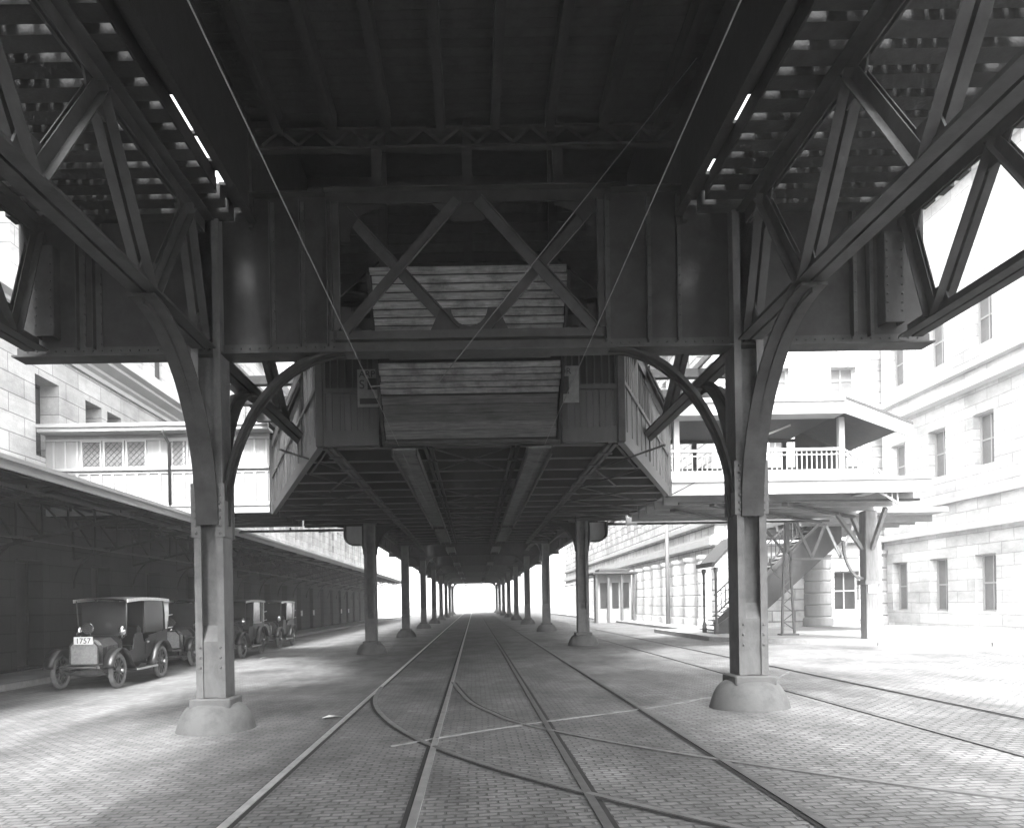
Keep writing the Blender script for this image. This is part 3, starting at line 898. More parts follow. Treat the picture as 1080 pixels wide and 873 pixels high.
m_ = MB(); m_.box(-1.98, -1.50, 13.275, 13.29, 5.08, 5.74); link('board', m_, M['poster_ink'], t)
m_ = MB(); m_.box(-1.80, -1.505, 13.268, 13.274, 5.38, 5.58); m_.box(-1.94, -1.505, 13.268, 13.274, 5.13, 5.23); link('dark_block', m_, M['ink'], t)
text('lettering', 'ARPC', .16, (-1.95, 13.27, 5.60), (PI/2,0,0), M['ink'], t)
text('lettering', 'S', .22, (-1.95, 13.27, 5.40), (PI/2,0,0), M['ink'], t)
t = thing('poster', 'narrow pale lettered poster right of the clapboard soffit', 'poster', (1.7, 13.27, 5.4), 0, 'posters on the station front')
m_ = MB(); m_.box(1.52, 1.9, 13.275, 13.29, 5.10, 5.74); link('board', m_, M['poster_ink'], t)
m_ = MB(); m_.box(1.53, 1.72, 13.268, 13.274, 5.25, 5.56); link('dark_block', m_, M['ink'], t)
text('lettering', 'OR', .15, (1.55, 13.27, 5.60), (PI/2,0,0), M['ink'], t)

# trolley wires and their wooden troughs
for x, lab in ((-1.18, 'left trolley wire strung under the structure above the left tram track'), (1.2, 'right trolley wire strung under the structure above the middle tram track')):
    m_ = MB(); m_.tube([(x, -3, 4.2), (x, 60, 4.18), (x, 130, 4.2)], .0048, 6); tag(link('trolley_wire', m_, M['wire'], None), lab, 'wire', 'trolley wires')
m_ = MB(); m_.tube([(2.75, 9.0, 8.03), (-.37, 9.0, 4.25), (-1.18, 9.0, 4.2)], .006, 6)
tag(link('span_wire', m_, M['wire'], None), 'thin wire slanting down from upper right across the lattice girder', 'wire')
for x, lab in ((-1.18, 'left long wooden trolley trough hanging below the station floor'), (1.2, 'right long wooden trolley trough hanging below the station floor')):
    t = thing('trolley_trough', lab, 'trough', (x, 20, 4.3), 0, 'trolley troughs under the station')
    m_ = MB(); m_.box(x-.20, x+.20, 13.3, 26.5, 4.32, 4.35); m_.box(x-.20, x+.20, 27.4, 33, 4.32, 4.35); link('board', m_, M['boards'], t)
    m_ = MB()
    for d in (-.215, .215):
        m_.box(x+d-.014, x+d+.014, 13.3, 26.5, 4.22, 4.351); m_.box(x+d-.014, x+d+.014, 27.4, 33, 4.22, 4.351)
    link('side_board', m_, M['boards_dark'], t)
for bi in range(2, 8):
    for x, sd in ((-1.18, 'left'), (1.2, 'right')):
        t = thing('trolley_trough', 'short %s trolley trough near the %s cross girder' % (sd, ORD[bi]), 'trough', (x, BENTS[bi], 4.5), 0, 'short trolley troughs beyond the station')
        y = BENTS[bi]-2
        m_ = MB(); m_.box(x-.2, x+.2, y, y+4, 4.5, 4.53); m_.box(x-.225, x-.201, y, y+4, 4.4, 4.531); m_.box(x+.201, x+.225, y, y+4, 4.4, 4.531)
        link('board', m_, M['boards'], t)
        m_ = MB()
        for yy in (y+.5, y+3.5): m_.box(x-.02, x+.02, yy-.02, yy+.02, 4.531, 5.12 if abs(yy-BENTS[bi]) < .2 else 6.3)
        link('hanger', m_, M['steel'], t)
# big drain loops by the second columns
for sx, lab in ((-1, 'pale curved gutter end left of the second left column'), (1, 'pale curved gutter end right of the second right column')):
    xc = XC[0] if sx < 0 else XC[1]
    t = thing('curved_gutter', lab, 'gutter', (xc+sx*.5, 26.2, 4.0))
    m_ = MB()
    a0 = [(xc+sx*.25, 26.4, 3.72), (xc+sx*.5, 26.4, 3.72)] + [(xc+sx*(.5+.3*math.sin(a)), 26.4, 4.02-.3*math.cos(a)) for a in [i*PI/12 for i in range(1, 7)]] + [(xc+sx*.8, 26.4, 4.4)]
    m_.sweep(a0, .5, .025, (0,1,0)); link('trough', m_, M['steel_light'], t)
    m_ = MB(); m_.prism([(p[0], p[2]) for p in a0]+[(xc+sx*.25, 4.4)], lambda u, v, w: (u, w, v), 26.62, 26.645); link('end_plate', m_, M['panel_pale'], t)

# ------------------------------------------------------------------ left footbridge
t = thing('footbridge', 'pale enclosed wooden footbridge with diamond-paned windows joining the left terminal', 'footbridge', (-9.3, 25, ZB))
YB = 22.8; XL, XR_ = XW-.0, -6.08
def brect(m_, x0, x1, z0, z1, y0=YB, d=.05): m_.box(x0, x1, y0-d, y0, z0, z1)
m_ = MB()
m_.box(XL, XR_, YB, YB+.08, ZB+.30, 6.85)
link('front_wall', m_, M['panel_pale'], t)
m_ = MB(); m_.box(XL, XR_, YB-.05, YB+.1, ZB+.04, ZB+.299); m_.box(XL, XR_, YB-.09, YB-.051, ZB+.25, ZB+.30); link('sill_fascia', m_, M['trim_pale'], t)
zs0, zs1 = 5.78, 5.86
m_ = MB(); brect(m_, XL, XR_, zs0, zs1, d=.09); brect(m_, XL, XR_, 6.68, 6.74, d=.05); brect(m_, XL, XR_, 5.68, 5.74, d=.03)
pitch = .355
x = XR_-.05; i = 0
wins = [(-11.72, -11.1), (-11.05, -10.42), (-10.37, -9.75), (-7.6, -7.05)]
while x > XL:
    brect(m_, x-.07, x, ZB+.381, 5.679, d=.045)
    if not any(a-.02 < x < b+.08 for a, b in wins): brect(m_, x-.06, x, 5.861, 6.679, d=.025)
    x -= pitch
brect(m_, XL, XR_, ZB+.301, ZB+.38, d=.03)
link('panel_framing', m_, M['trim_pale'], t)
wins2 = [(-11.72, -11.1), (-11.05, -10.42), (-10.37, -9.75), (-9.1, -8.5), (-7.62, -7.0)]
for a, b in wins2:
    m_ = MB(); m_.box(a+.05, b-.05, YB-.02, YB-.004, 5.90, 6.64); w = link('window', m_, M['glass_grey'], t)
    m_ = MB()
    for (x0, x1, z0, z1) in ((a, a+.05, 5.861, 6.679), (b-.05, b, 5.861, 6.679), (a+.051, b-.051, 5.861, 5.90), (a+.051, b-.051, 6.64, 6.679)): m_.box(x0, x1, YB-.055, YB-.001, z0, z1)
    link('frame', m_, M['trim_pale'], w)
    m_ = MB(); W_ = b-a-.1; H_ = .74; k = 6
    for q in range(-k, k+1):
        for s_ in (1, -1):
            # diagonal glazing bars clipped to the pane
            c0 = q*W_/3
            pts = []
            u0 = max(0, c0 if s_ > 0 else c0); 
            seg = []
            for u in [W_*j/40 for j in range(41)]:
                v = (u-c0) if s_ > 0 else (c0+W_-u)
                if 0 <= v <= H_: seg.append((u, v))
            if len(seg) > 2:
                m_.bar((a+.05+seg[0][0], YB-.025, 5.90+seg[0][1]), (a+.05+seg[-1][0], YB-.025, 5.90+seg[-1][1]), .008, .014, up=(0,1,0))
    link('diamond_bars', m_, M['panel'], w)
m_ = MB(); m_.box(XL, XR_+.1, YB-.40, YB+.1, 6.86, 6.92); m_.box(XL, XR_+.1, YB-.46, YB-.401, 6.88, 7.08); m_.box(XL, XR_+.1, YB-.52, YB-.461, 7.0, 7.10)
link('eaves', m_, M['trim_pale'], t)
m_ = MB(); m_.prism([(YB-.5, 7.105), (YB+2.15, 7.5), (27.6, 7.105), (27.6, 7.04), (YB-.5, 7.09)], lambda u, v, w: (w, u, v), XL, XR_+.1); link('roof', m_, M['roofing'], t)
m_ = MB(); m_.box(XL, XR_, 27.02, 27.1, ZB+.05, 6.9); link('rear_wall', m_, M['panel'], t)
m_ = MB(); m_.box(XL, XR_, YB+.08, 27.0, ZB+.2, ZB+.28); 
y = YB+.2
while y < 27: m_.box(XL, XR_, y, y+.12, ZB+.02, ZB+.199); y += .85
link('floor', m_, M['timber_dark'], t)
m_ = MB(); m_.tube([(-9.1, YB-.46, 6.9), (-9.1, YB-.44, 6.8), (-9.05, YB-.1, 6.55), (-9.05, YB-.1, ZB+.3)], .045, 8); link('downpipe', m_, M['panel'], t)

m_ = MB(); m_.box(-9.3, -3.9, 27.4, 27.5, ZB-.1, ZB-.02)
for x in (-8.7,-6.6,-4.4): m_.box(x-.03, x+.03, 27.42, 27.48, ZB-.019, ZB+.06)
tag(link('pipe_rail', m_, M['steel'], None), 'thin horizontal rail hanging below the rear of the left footbridge', 'rail')

# ------------------------------------------------------------------ right footbridge with stair
YR = 20.5
t = thing('footbridge', 'open pale footbridge with balustrade and sloping stair roof at right', 'footbridge', (8, 23, ZB))
x0, x1 = 5.38, 10.05
m_ = MB(); m_.box(x0, 12.4, YR-.06, YR+.1, ZB+.02, ZB+.40); m_.box(x0, 12.4, YR-.12, YR-.061, ZB+.36, ZB+.44); link('floor_fascia', m_, M['trim_pale'], t)
m_ = MB(); m_.box(x0, x1, YR, YR+.06, ZB+.441, 5.05)
m_.prism([(x1+.001, ZB+.441), (11.5, ZB+.441), (x1+.001, 5.05)], lambda u, v, w: (u, w, v), YR, YR+.06)
link('kick_board', m_, M['panel_pale'], t)
m_ = MB(); m_.box(x0, 12.4, YR+.1, 26.3, ZB+.12, ZB+.3)
for y in [YR+.9+i*1.05 for i in range(6)]: m_.box(x0, 12.4, y-.07, y+.07, ZB-.12, ZB+.119)
m_.box(12.2, 16.5, 26.301, 35.6, ZB+.12, ZB+.3)
for y in [27.3+i*1.05 for i in range(8)]: m_.box(12.2, 16.5, y-.07, y+.07, ZB-.12, ZB+.119)
link('floor', m_, M['soffit'], t)
m_ = MB()
for y in (YR+.4, 26.2): m_.bar((x0+.3, y-.0, ZB-.14), (12.3, y, ZB-.14), .12, .06)
m_.bar((6.6, YR+.4, ZB-.20), (11.9, 26, ZB-.20), .16, .08); m_.bar((8.6, YR+.4, ZB-.20), (12.3, 24.5, ZB-.20), .16, .08); m_.bar((5.8, YR+1.5, ZB-.20), (9.6, 26.1, ZB-.20), .16, .08)
link('soffit_bracing', m_, M['steel_light'], t)
for x in (5.55, 7.62, 10.02):
    m_ = MB(); m_.bevbox(x-.08, x+.08, YR+.0, YR+.16, 5.051, 6.5, .015); link('post', m_, M['trim_pale'], t)
m_ = MB(); zt_ = 5.66
m_.box(x0, x1, YR+.03, YR+.12, zt_-.05, zt_+.02); m_.box(x0, x1, YR+.05, YR+.1, zt_-.17, zt_-.14); m_.box(x0, x1, YR+.05, YR+.1, 5.07, 5.10)
x = x0+.06
while x < x1:
    m_.box(x-.013, x+.013, YR+.06, YR+.09, 5.101, zt_-.051); x += .135
link('balustrade', m_, M['trim_pale'], t)
m_ = MB()                                           # descending stair rail
def sl(x): return -.64*(x-x1)
for o_ in (0, -.12, -.56):
    m_.bar((x1, YR+.075, zt_+o_), (11.6, YR+.075, zt_+o_+sl(11.6)), .06, .05)
x = x1+.13
while x < 11.6:
    m_.box(x-.015, x+.015, YR+.06, YR+.09, zt_-.56+sl(x), zt_+sl(x)); x += .15
link('stair_rail', m_, M['trim_pale'], t)
m_ = MB()
for i in range(3):
    m_.box(x1+.1+i*.26, x1+.4+i*.26, YR+.14, YR+2.4, 4.95-.17*(i+1), 4.99-.17*(i+1))
link('steps', m_, M['trim_pale'], t)
m_ = MB()
m_.box(x0-.1, x1-.15, YR-.42, YR-.36, 6.50, 6.92); m_.box(x0-.1, x1-.15, YR-.47, YR-.421, 6.82, 6.95)
m_.box(x0-.1, x1-.15, YR-.36, YR+.2, 6.501, 6.55)
link('eaves', m_, M['trim_pale'], t)
m_ = MB()
m_.prism([(x1-.14, 6.50), (11.7, 5.82), (11.7, 6.2), (x1-.14, 6.92)], lambda u, v, w: (u, w, v), YR-.42, YR-.36)
link('stair_eaves', m_, M['trim_pale'], t)
m_ = MB()
m_.prism([(YR-.45, 6.96), (22.0, 7.2), (24.0, 6.96), (24.0, 6.9), (22.0, 7.13), (YR-.45, 6.90)], lambda u, v, w: (w, u, v), x0-.1, x1-.15)
m_.prism([(x1-.14, 6.95), (11.7, 6.23), (11.7, 6.15), (x1-.14, 6.87)], lambda u, v, w: (u, w, v), YR-.43, 24.0)
link('roof', m_, M['panel'], t)
m_ = MB(); m_.box(x0-.1, x1-.15, YR+.2, 23.7, 6.56, 6.6); link('ceiling', m_, M['panel_dark'], t)
m_ = MB()
m_.box(x0, x1, 23.5, 23.56, 6.46, 6.555); m_.box(x0, 12.3, 23.5, 23.56, ZB+.3, 4.95); m_.box(x0, 12.0, 23.5, 23.56, 5.62, 5.68)
for x in (5.45, 6.9, 8.0, 8.85, 9.7): m_.box(x-.07, x+.07, 23.49, 23.57, 4.951, 6.459 if x < 10 else 6.4-.72*(x-10))
link('rear_wall', m_, M['panel_dark'], t)
m_ = MB(); m_.prism([(x1+.02, 4.9), (11.65, 4.9), (11.65, 6.13), (x1+.02, 6.8)], lambda u, v, w: (u, w, v), 23.57, 23.63); link('stair_rear_wall', m_, M['panel_dark'], t)
m_ = MB(); m_.bar((7.7, YR+.2, 5.95), (9.0, YR+.9, 6.5), .05, .05); link('brace', m_, M['trim_pale'], t)
m_ = MB(); m_.tube([(x0+.8, YR-.07, ZB+.45), (x0+.0, YR-.07, ZB+.05)], .012, 6); link('stay', m_, M['panel'], t)
m_ = MB(); m_.box(3.9, 9.6, 26.9, 27.0, ZB-.1, ZB-.02)
for x in (4.4, 6.4, 8.7): m_.box(x-.03, x+.03, 26.92, 26.98, ZB-.019, ZB+.2)
tag(link('pipe_rail', m_, M['steel'], None), 'thin horizontal rail hanging below the rear of the right footbridge', 'rail')
# posts below
gz = zr
t = thing('bridge_post', 'tapered lattice iron post under the right footbridge on the pavement', 'post', (11.0, 26.6, gz))
m_ = MB()
for dx in (-1, 1): m_.bar((11.0+dx*.22, 26.6, gz), (11.0+dx*.10, 26.6, gz+2.9), .07, .07)
for k in range(9):
    z = gz+.2+k*.3; w = .2-.1*(z-gz)/2.9
    s_ = 1 if k % 2 else -1
    m_.bar((11-s_*w, 26.57, z), (11+s_*w, 26.57, z+.28), .03, .012, up=(0,1,0))
m_.box(10.7, 11.3, 26.4, 26.8, gz-.05, gz+.06)
link('lattice_shaft', m_, M['iron'], t)
m_ = MB(); m_.box(10.93, 11.07, 26.53, 26.67, gz+2.9, 4.28); link('upper_shaft', m_, M['iron'], t)
m_ = MB()
for s_, L_ in ((-1, .9), (1, 1.2)):
    m_.bar((11+s_*.05, 26.6, 3.2), (11+s_*L_, 26.6, 4.25), .07, .07)
m_.sweep([(11-.05-.55*math.sin(a), 26.6, 2.3+.75*(1-math.cos(a))) for a in [i*PI/20 for i in range(11)]], .05, .04, (0,1,0))
link('bracket', m_, M['iron'], t)
t = thing('wooden_column', 'stout wooden column with small notice plate under the right footbridge', 'column', (12.25, 23.5, gz))
m_ = MB(); m_.bevbox(12.06, 12.44, 23.3, 23.7, gz-.02, 4.28, .02); m_.box(12.5, 12.62, 23.45, 23.6, gz-.02, 3.4); m_.bevbox(12.0, 12.5, 23.24, 23.76, 2.0, 2.14, .01); link('shaft', m_, M['wood_post'], t)
m_ = MB()
for s_, L_ in ((-1, 1.0), (1, 1.0)):
    if s_ < 0: m_.bar((12.25+s_*.19, 23.5, 3.1), (12.25+s_*L_, 23.5, 4.25), .14, .1)
    m_.bar((12.25, 23.5+s_*.19, 3.1), (12.25, 23.5+s_*L_, 4.25), .1, .14)
m_.sweep([(12.25-.19-.6*math.sin(a), 23.5, 2.2+1.2*(1-math.cos(a))) for a in [i*PI/20 for i in range(11)]], .08, .07, (0,1,0))
link('bracket', m_, M['wood_post'], t)
m_ = MB(); m_.box(12.1, 12.38, 23.26, 23.28, 1.75, 2.0); link('notice_plate', m_, M['plate_white'], t)
t = thing('cross_brace', 'trussed tie with arched braces between the posts under the right footbridge', 'brace', (12.0, 26.4, 3.3))
m_ = MB(); m_.bar((11.1, 26.6, 3.0), (13.5, 26.6, 3.0), .07, .07); link('tie', m_, M['iron'], t)
m_ = MB()
for k in range(2):
    xa = 11.35+k*1.0
    m_.bar((xa, 26.56, 4.2), (xa+.5, 26.56, 3.04), .05, .09); m_.bar((xa+1.0, 26.56, 4.2), (xa+.5, 26.56, 3.04), .05, .09)
link('diagonal', m_, M['iron'], t)
# boarded stair rising to the right behind the bridge
t = thing('street_stair', 'boarded stairway climbing right from the pavement behind the front right column', 'stairway', (10.5, 29, gz))
yA, yB_ = 28.6, 30.6
sx0, sx1 = 9.05, 13.3
zz = lambda x: gz + (x-sx0)*(4.3-gz)/(sx1-sx0)
m_ = MB()
m_.prism([(sx0, gz), (sx0+1.0, gz), (sx1+.6, zz(sx1)-.55), (sx1+.6, zz(sx1)), (sx1, zz(sx1)+.25), (sx0, gz+.3)], lambda u, v, w: (u, w, v), yA, yA+.08)
for k in range(16):
    z = gz+.25*k
    xa = max(sx0, sx0+(z-gz-.3)/((4.3-gz)/(sx1-sx0))); xb_ = min(sx1+.55, sx0+1.0+(z-gz)/((3.75-gz)/(sx1-sx0-.4)))
    if xb_ > xa+.1: m_.box(xa+.05, xb_-.05, yA-.014, yA-.001, z+.01, z+.235)
link('side_boarding', m_, M['panel_dark'], t)
m_ = MB(); m_.bar((sx0, yA-.03, gz+.36), (sx1, yA-.03, zz(sx1)+.32), .12, .16); link('stringer', m_, M['steel_light'], t)
m_ = MB()
for i in range(24): m_.box(sx0+i*.18, sx0+i*.18+.2, yA+.09, yB_, zz(sx0+i*.18)-.04+.15, zz(sx0+i*.18)+.15)
link('steps', m_, M['timber_dark'], t)
m_ = MB()
for o_ in (.45, 1.2): m_.bar((sx0, yA-.03, gz+.25+o_), (sx1-.2, yA-.03, zz(sx1-.2)+.25+o_), .05, .05)
x = sx0+.1
while x < sx1-.2: m_.box(x-.015, x+.015, yA-.045, yA-.015, zz(x)+.71, zz(x)+1.44); x += .16
link('handrail', m_, M['steel_light'], t)
t = thing('stair_porch', 'small pitched porch on slim posts over the foot of the boarded stairway', 'porch', (9.3, 29, gz))
m_ = MB(); m_.prism([(8.95, 3.0), (9.9, 4.0), (10.9, 4.0), (10.9, 3.92), (9.93, 3.92), (8.95, 2.88)], lambda u, v, w: (u, w, v), 28.2, 30.2); link('roof', m_, M['panel'], t)
m_ = MB(); m_.box(8.85, 8.95, 28.15, 30.2, 2.86, 3.02); link('gutter', m_, M['steel_light'], t)
for y in (28.5, 30.0):
    m_ = MB(); m_.lathe([(.09, gz), (.09, gz+.3), (.05, gz+.4), (.05, 2.6), (.09, 2.7), (.09, 2.83)], (9.1, y, 0), 10); link('post', m_, M['iron'], t)
m_ = MB()
for z in (.35, .7, 1.05, 1.4): m_.bar((9.15, 28.5, gz+z), (9.7, 28.6, gz+z+.35), .03, .03)
link('rail', m_, M['iron'], t)

# ------------------------------------------------------------------ buildings
def facade(m_, u0, u1, v0, v1, ops, fn, depth):
    us = sorted(set([u0, u1] + [o[0] for o in ops] + [o[1] for o in ops])); vs = sorted(set([v0, v1] + [o[2] for o in ops] + [o[3] for o in ops]))
    us = [u for u in us if u0 <= u <= u1]; vs = [v for v in vs if v0 <= v <= v1]
    for i in range(len(us)-1):
        for j in range(len(vs)-1):
            cu, cv = (us[i]+us[i+1])/2, (vs[j]+vs[j+1])/2
            if any(o[0] < cu < o[1] and o[2] < cv < o[3] for o in ops): continue
            m_.quad(fn(us[i], vs[j], 0), fn(us[i+1], vs[j], 0), fn(us[i+1], vs[j+1], 0), fn(us[i], vs[j+1], 0))
    for a, b, c, d in ops:
        m_.quad(fn(a,c,0), fn(a,d,0), fn(a,d,-depth), fn(a,c,-depth)); m_.quad(fn(b,c,0), fn(b,d,0), fn(b,d,-depth), fn(b,c,-depth))
        m_.quad(fn(a,d,0), fn(b,d,0), fn(b,d,-depth), fn(a,d,-depth)); m_.quad(fn(a,c,0), fn(b,c,0), fn(b,c,-depth), fn(a,c,-depth))
def window(parent, o_, fn, depth, gm, fm, cross=True, name='window'):
    a, b, c, d = o_
    m_ = MB(); m_.prism([(a-.03,c-.03),(b+.03,c-.03),(b+.03,d+.03),(a-.03,d+.03)], fn, -depth-.05, -depth+.004)
    w = link(name, m_, gm, parent)
    f = MB(); s_ = .07
    for q in ((a, a+s_, c, d), (b-s_, b, c, d), (a+s_, b-s_, c, c+s_), (a+s_, b-s_, d-s_, d)):
        f.prism([(q[0]+.002,q[2]+.002),(q[1]-.002,q[2]+.002),(q[1]-.002,q[3]-.002),(q[0]+.002,q[3]-.002)], fn, -depth+.005, -depth+.06)
    if cross:
        mz = (c+d)/2; mu = (a+b)/2
        f.prism([(a+s_,mz-.03),(b-s_,mz-.03),(b-s_,mz+.03),(a+s_,mz+.03)], fn, -depth+.005, -depth+.05)
        f.prism([(mu-.025,c+s_),(mu+.025,c+s_),(mu+.025,d-s_),(mu-.025,d-s_)], fn, -depth+.004, -depth+.04)
    link('frame', f, fm, w)
    return w
# --- left terminal building, facade along the street
t = thing('terminal_building', 'long pale stone terminal with heavy cornice behind the left canopy', 'building', (XW-5, 45, 0))
fl = lambda u, v, w: (XW+w, u, v)
Ya, Yb = -20, 100
doors = []
y = 4.4
while y < 95: doors.append((y, y+1.35, zs+.02, 3.1)); y += 4.2
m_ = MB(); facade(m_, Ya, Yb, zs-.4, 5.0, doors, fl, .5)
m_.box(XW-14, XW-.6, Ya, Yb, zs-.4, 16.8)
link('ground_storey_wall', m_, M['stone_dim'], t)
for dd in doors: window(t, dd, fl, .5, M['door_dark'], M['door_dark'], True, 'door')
wn = []
for y in [x*4.2+25.2 for x in range(-8, 17)]:
    wn += [(y, y+1.1, 6.2, 8.6), (y+1.5, y+2.55, 6.2, 8.6)] if abs(y-21) > .1 else [(22.5-.2, 23.8-.2, 6.2, 8.6)]
m_ = MB(); facade(m_, Ya, Yb, 5.0, 10.0, wn, fl, .7)
link('upper_wall', m_, M['stone'], t)
for o_ in wn: window(t, o_, fl, .7, M['glass_grey'], M['trim_pale'])
m_ = MB()
prof = [(0, 9.45), (.10, 9.45), (.10, 9.6), (.22, 9.68), (.22, 9.78), (.55, 9.92), (.55, 10.02), (.75, 10.1), (.75, 10.28), (.62, 10.36), (.3, 10.42), (.3, 10.7), (-.55, 10.7), (-.55, 9.45)]
m_.prism(prof, lambda u, v, w: (XW+u+.003, w, v), Ya, Yb)
link('cornice', m_, M['stone_plain'], t)
w3 = [(y, y+1.1, 11.4, 14.0) for y in [x*3.1-18 for x in range(37)]]
fl2 = lambda u, v, w: (XW-.5+w, u, v)
m_ = MB(); facade(m_, Ya, Yb, 10.7, 17.0, w3, fl2, .35)
for (a, b, c, d) in w3:
    m_.box(XW-.5, XW-.2, a-.75, a-.35, 10.71, 15.5)
link('attic_wall', m_, M['stone'], t)
for o_ in w3: window(t, o_, fl2, .35, M['glass_grey'], M['trim_pale'])
m_ = MB(); m_.box(XW-14.2, XW-.0, Ya-.2, Yb+.2, 17.002, 17.7); link('parapet', m_, M['stone_plain'], t)

# canopy along the left pavement
XA = -8.45
t = thing('street_canopy', 'long dark canopy on lattice brackets along the left terminal wall', 'canopy', (XA, 45, 4.3))
m_ = MB()
y0, y1 = -15, 98
m_.prism([(XW+.02, 4.80), (XA-.05, 4.40), (XA-.05, 4.35), (XW+.02, 4.75)], lambda u, v, w: (u, w, v), y0, y1); link('roof', m_, M['roofing'], t)
m_ = MB(); m_.box(XA-.049, XA, y0, y1, 4.20, 4.43); m_.box(XA+.001, XA+.05, y0, y1, 4.36, 4.445); link('fascia', m_, M['trim_pale'], t)
def canz(x): return 4.35 + (XA-.05-x)/(XA-.05-XW)*.4
for x in [XA-.5-.62*i for i in range(7)]:
    m_ = MB(); m_.box(x-.04, x+.04, y0, y1, canz(x)-.10, canz(x)-.012); link('purlin', m_, M['steel_dark'], t)
y = -13.6
while y < 97:
    b = MB(); xe = XA-.12
    zt_, zl = lambda x: canz(x)-.14, lambda x: 3.25+(x-XW)/(xe-XW)*.93
    b.bar((XW+.05, y, zt_(XW+.05)), (xe, y, zt_(xe)), .06, .08); b.bar((XW+.05, y, zl(XW)), (xe, y, zl(xe)), .06, .08)
    P = [XW+.05+(xe-XW-.05)*k/6 for k in range(7)]
    for k in range(6):
        b.bar((P[k], y, zt_(P[k])), (P[k+1], y, zl(P[k+1])), .04, .05); b.bar((P[k], y, zl(P[k])), (P[k], y, zt_(P[k])), .04, .05)
    b.sweep([(XW+.04+1.3*(1-math.cos(a)), y, 2.3+1.3*math.sin(a)) for a in [i*PI/20 for i in range(11)]], .05, .05, (0,1,0))
    if -3 < y < 90: link('bracket', b, M['steel'], t)
    y += 4.2
for x, z in ((XA-.35, 4.0), (XW+1.2, 3.5)):
    m_ = MB(); m_.box(x-.03, x+.03, y0, y1, z-.03, z+.03); link('tie_rod', m_, M['steel_dark'], t)
nl = ['nearest', 'second nearest', 'third nearest', 'farthest']
for i, y in enumerate((56.2, 60.4, 73.0, 77.2)):
    m_ = MB(); m_.box(XW+.004, XW+.03, y-.2, y+.3, .95, 1.35); tag(link('wall_notice', m_, M['paper'], None), '%s small white notice on the dim wall under the left canopy' % nl[i], 'notice', 'white notices on the terminal wall')

# --- right building with banded piers
XB = 11.6
t = thing('stone_building', 'sunlit stone office building with banded piers on the right of the street', 'building', (XB+6, 55, 0))
fr = lambda u, v, w: (XB-w, u, v)
Yc, Yd = 36.4, 96
pitch = 2.4
wl = []; piers = []
y = Yc+1.1
while y < Yd-2: 
    piers.append(y); wl.append((y+.72, y+1.68, 1.15, 3.35)); y += pitch
m_ = MB(); facade(m_, Yc, Yd, -.3, 4.6, wl, fr, .45); m_.box(XB+.6, XB+14, Yc+.6, Yd, -.3, 16)
link('ground_storey_wall', m_, M['stone_r'], t)
for o_ in wl: window(t, o_, fr, .45, M['glass_dark'], M['trim_pale'])
def band_pier(x, y, r=.52, z0=0, z1=3.6, mt=None, n=14):
    p = MB(); z = z0; bh = .56; prof = [(r*1.12, z0), (r*1.12, z0+.35), (r, z0+.4)]
    z = z0+.42
    while z+bh <= z1:
        prof += [(r*.92, z), (r, z+.05), (r, z+bh-.05), (r*.92, z+bh)]; z += bh
    prof += [(r*.95, z), (r*1.1, z+.12), (r*1.1, z+.3)]
    p.lathe(prof, (x, y, 0), n, 'z', False); return p
for y in piers: link('pier', band_pier(XB-.02, y, .50, zr-.02), M['stone_plain'], t)
m_ = MB()
for (z, d, h) in ((4.25, .35, .3), (4.6, .2, .12), (5.3, .28, .2)):
    m_.box(XB-d, XB-.004, Yc-d, Yd, z, z+h)
    m_.box(XB-.003, XB+14, Yc-d, Yc-.004, z, z+h)
link('string_course', m_, M['stone_plain'], t)
wu = []
y = Yc+1.4
while y < Yd-2: wu += [(y, y+1.0, 6.4, 8.3), (y, y+1.0, 9.9, 11.7), (y, y+1.0, 13.0, 14.7)]; y += pitch
m_ = MB(); facade(m_, Yc, Yd, 4.6, 16, wu, fr, .3); link('upper_wall', m_, M['stone_r'], t)
for o_ in wu: window(t, o_, fr, .3, M['glass_grey'], M['trim_pale'], False)
ff = lambda u, v, w: (u, Yc-w, v)
wf = [(14.3, 15.1, 8.3, 9.4), (14.4, 15.3, 11.5, 12.7), (17.3, 18.5, 1.0, 2.9), (17.3, 18.5, 8.3, 9.4), (17.3, 18.5, 11.5, 12.7), (13.0, 13.7, 1.2, 3.1), (20.2, 21.4, 1.0, 2.9), (20.2, 21.4, 8.3, 9.4)]
m_ = MB(); facade(m_, XB, XB+14, -.3, 16, wf, ff, .35); link('end_wall', m_, M['stone_x'], t)
for o_ in wf: window(t, o_, ff, .35, M['glass_dark'] if o_[2] < 4 else M['glass_grey'], M['trim_pale'])
for x in (16.45, 19.2): link('pier', band_pier(x, Yc-.1, .62, zr-.02, n=24), M['stone_pier_shaded'], t)
m_ = MB(); m_.box(XB-.7, XB+14.2, Yc-.7, Yd+.3, 16.001, 17); link('parapet', m_, M['stone_plain'], t)
# building further right, nearer
t = thing('corner_building', 'tall pale building with sloping cornice lines at the far right edge', 'building', (24, 28, 0))
XE = 19.5
fe = lambda u, v, w: (XE-w, u, v)
we = []
y = 22.5
while y < 34.5:
    we += [(y, y+1.2, 1.0, 3.2), (y, y+1.2, 6.6, 8.6), (y, y+1.2, 11.2, 13.4)]; y += 2.9
m_ = MB(); facade(m_, 21, 36.0, -.3, 18, we, fe, .35); m_.box(XE+.5, XE+14, 21, 36.0, -.3, 18); m_.quad((XE,21.0,-.3),(XE+.5,21.0,-.3),(XE+.5,21.0,18),(XE,21.0,18)); link('wall', m_, M['stone_c'], t)
for o_ in we: window(t, o_, fe, .35, M['glass_grey'], M['trim_pale'])
m_ = MB()
for (z, d, h) in ((4.2, .3, .25), (5.4, .2, .15), (9.6, .45, .35), (10.4, .25, .2)): m_.box(XE-d, XE-.004, 20.8, 36.2, z, z+h)
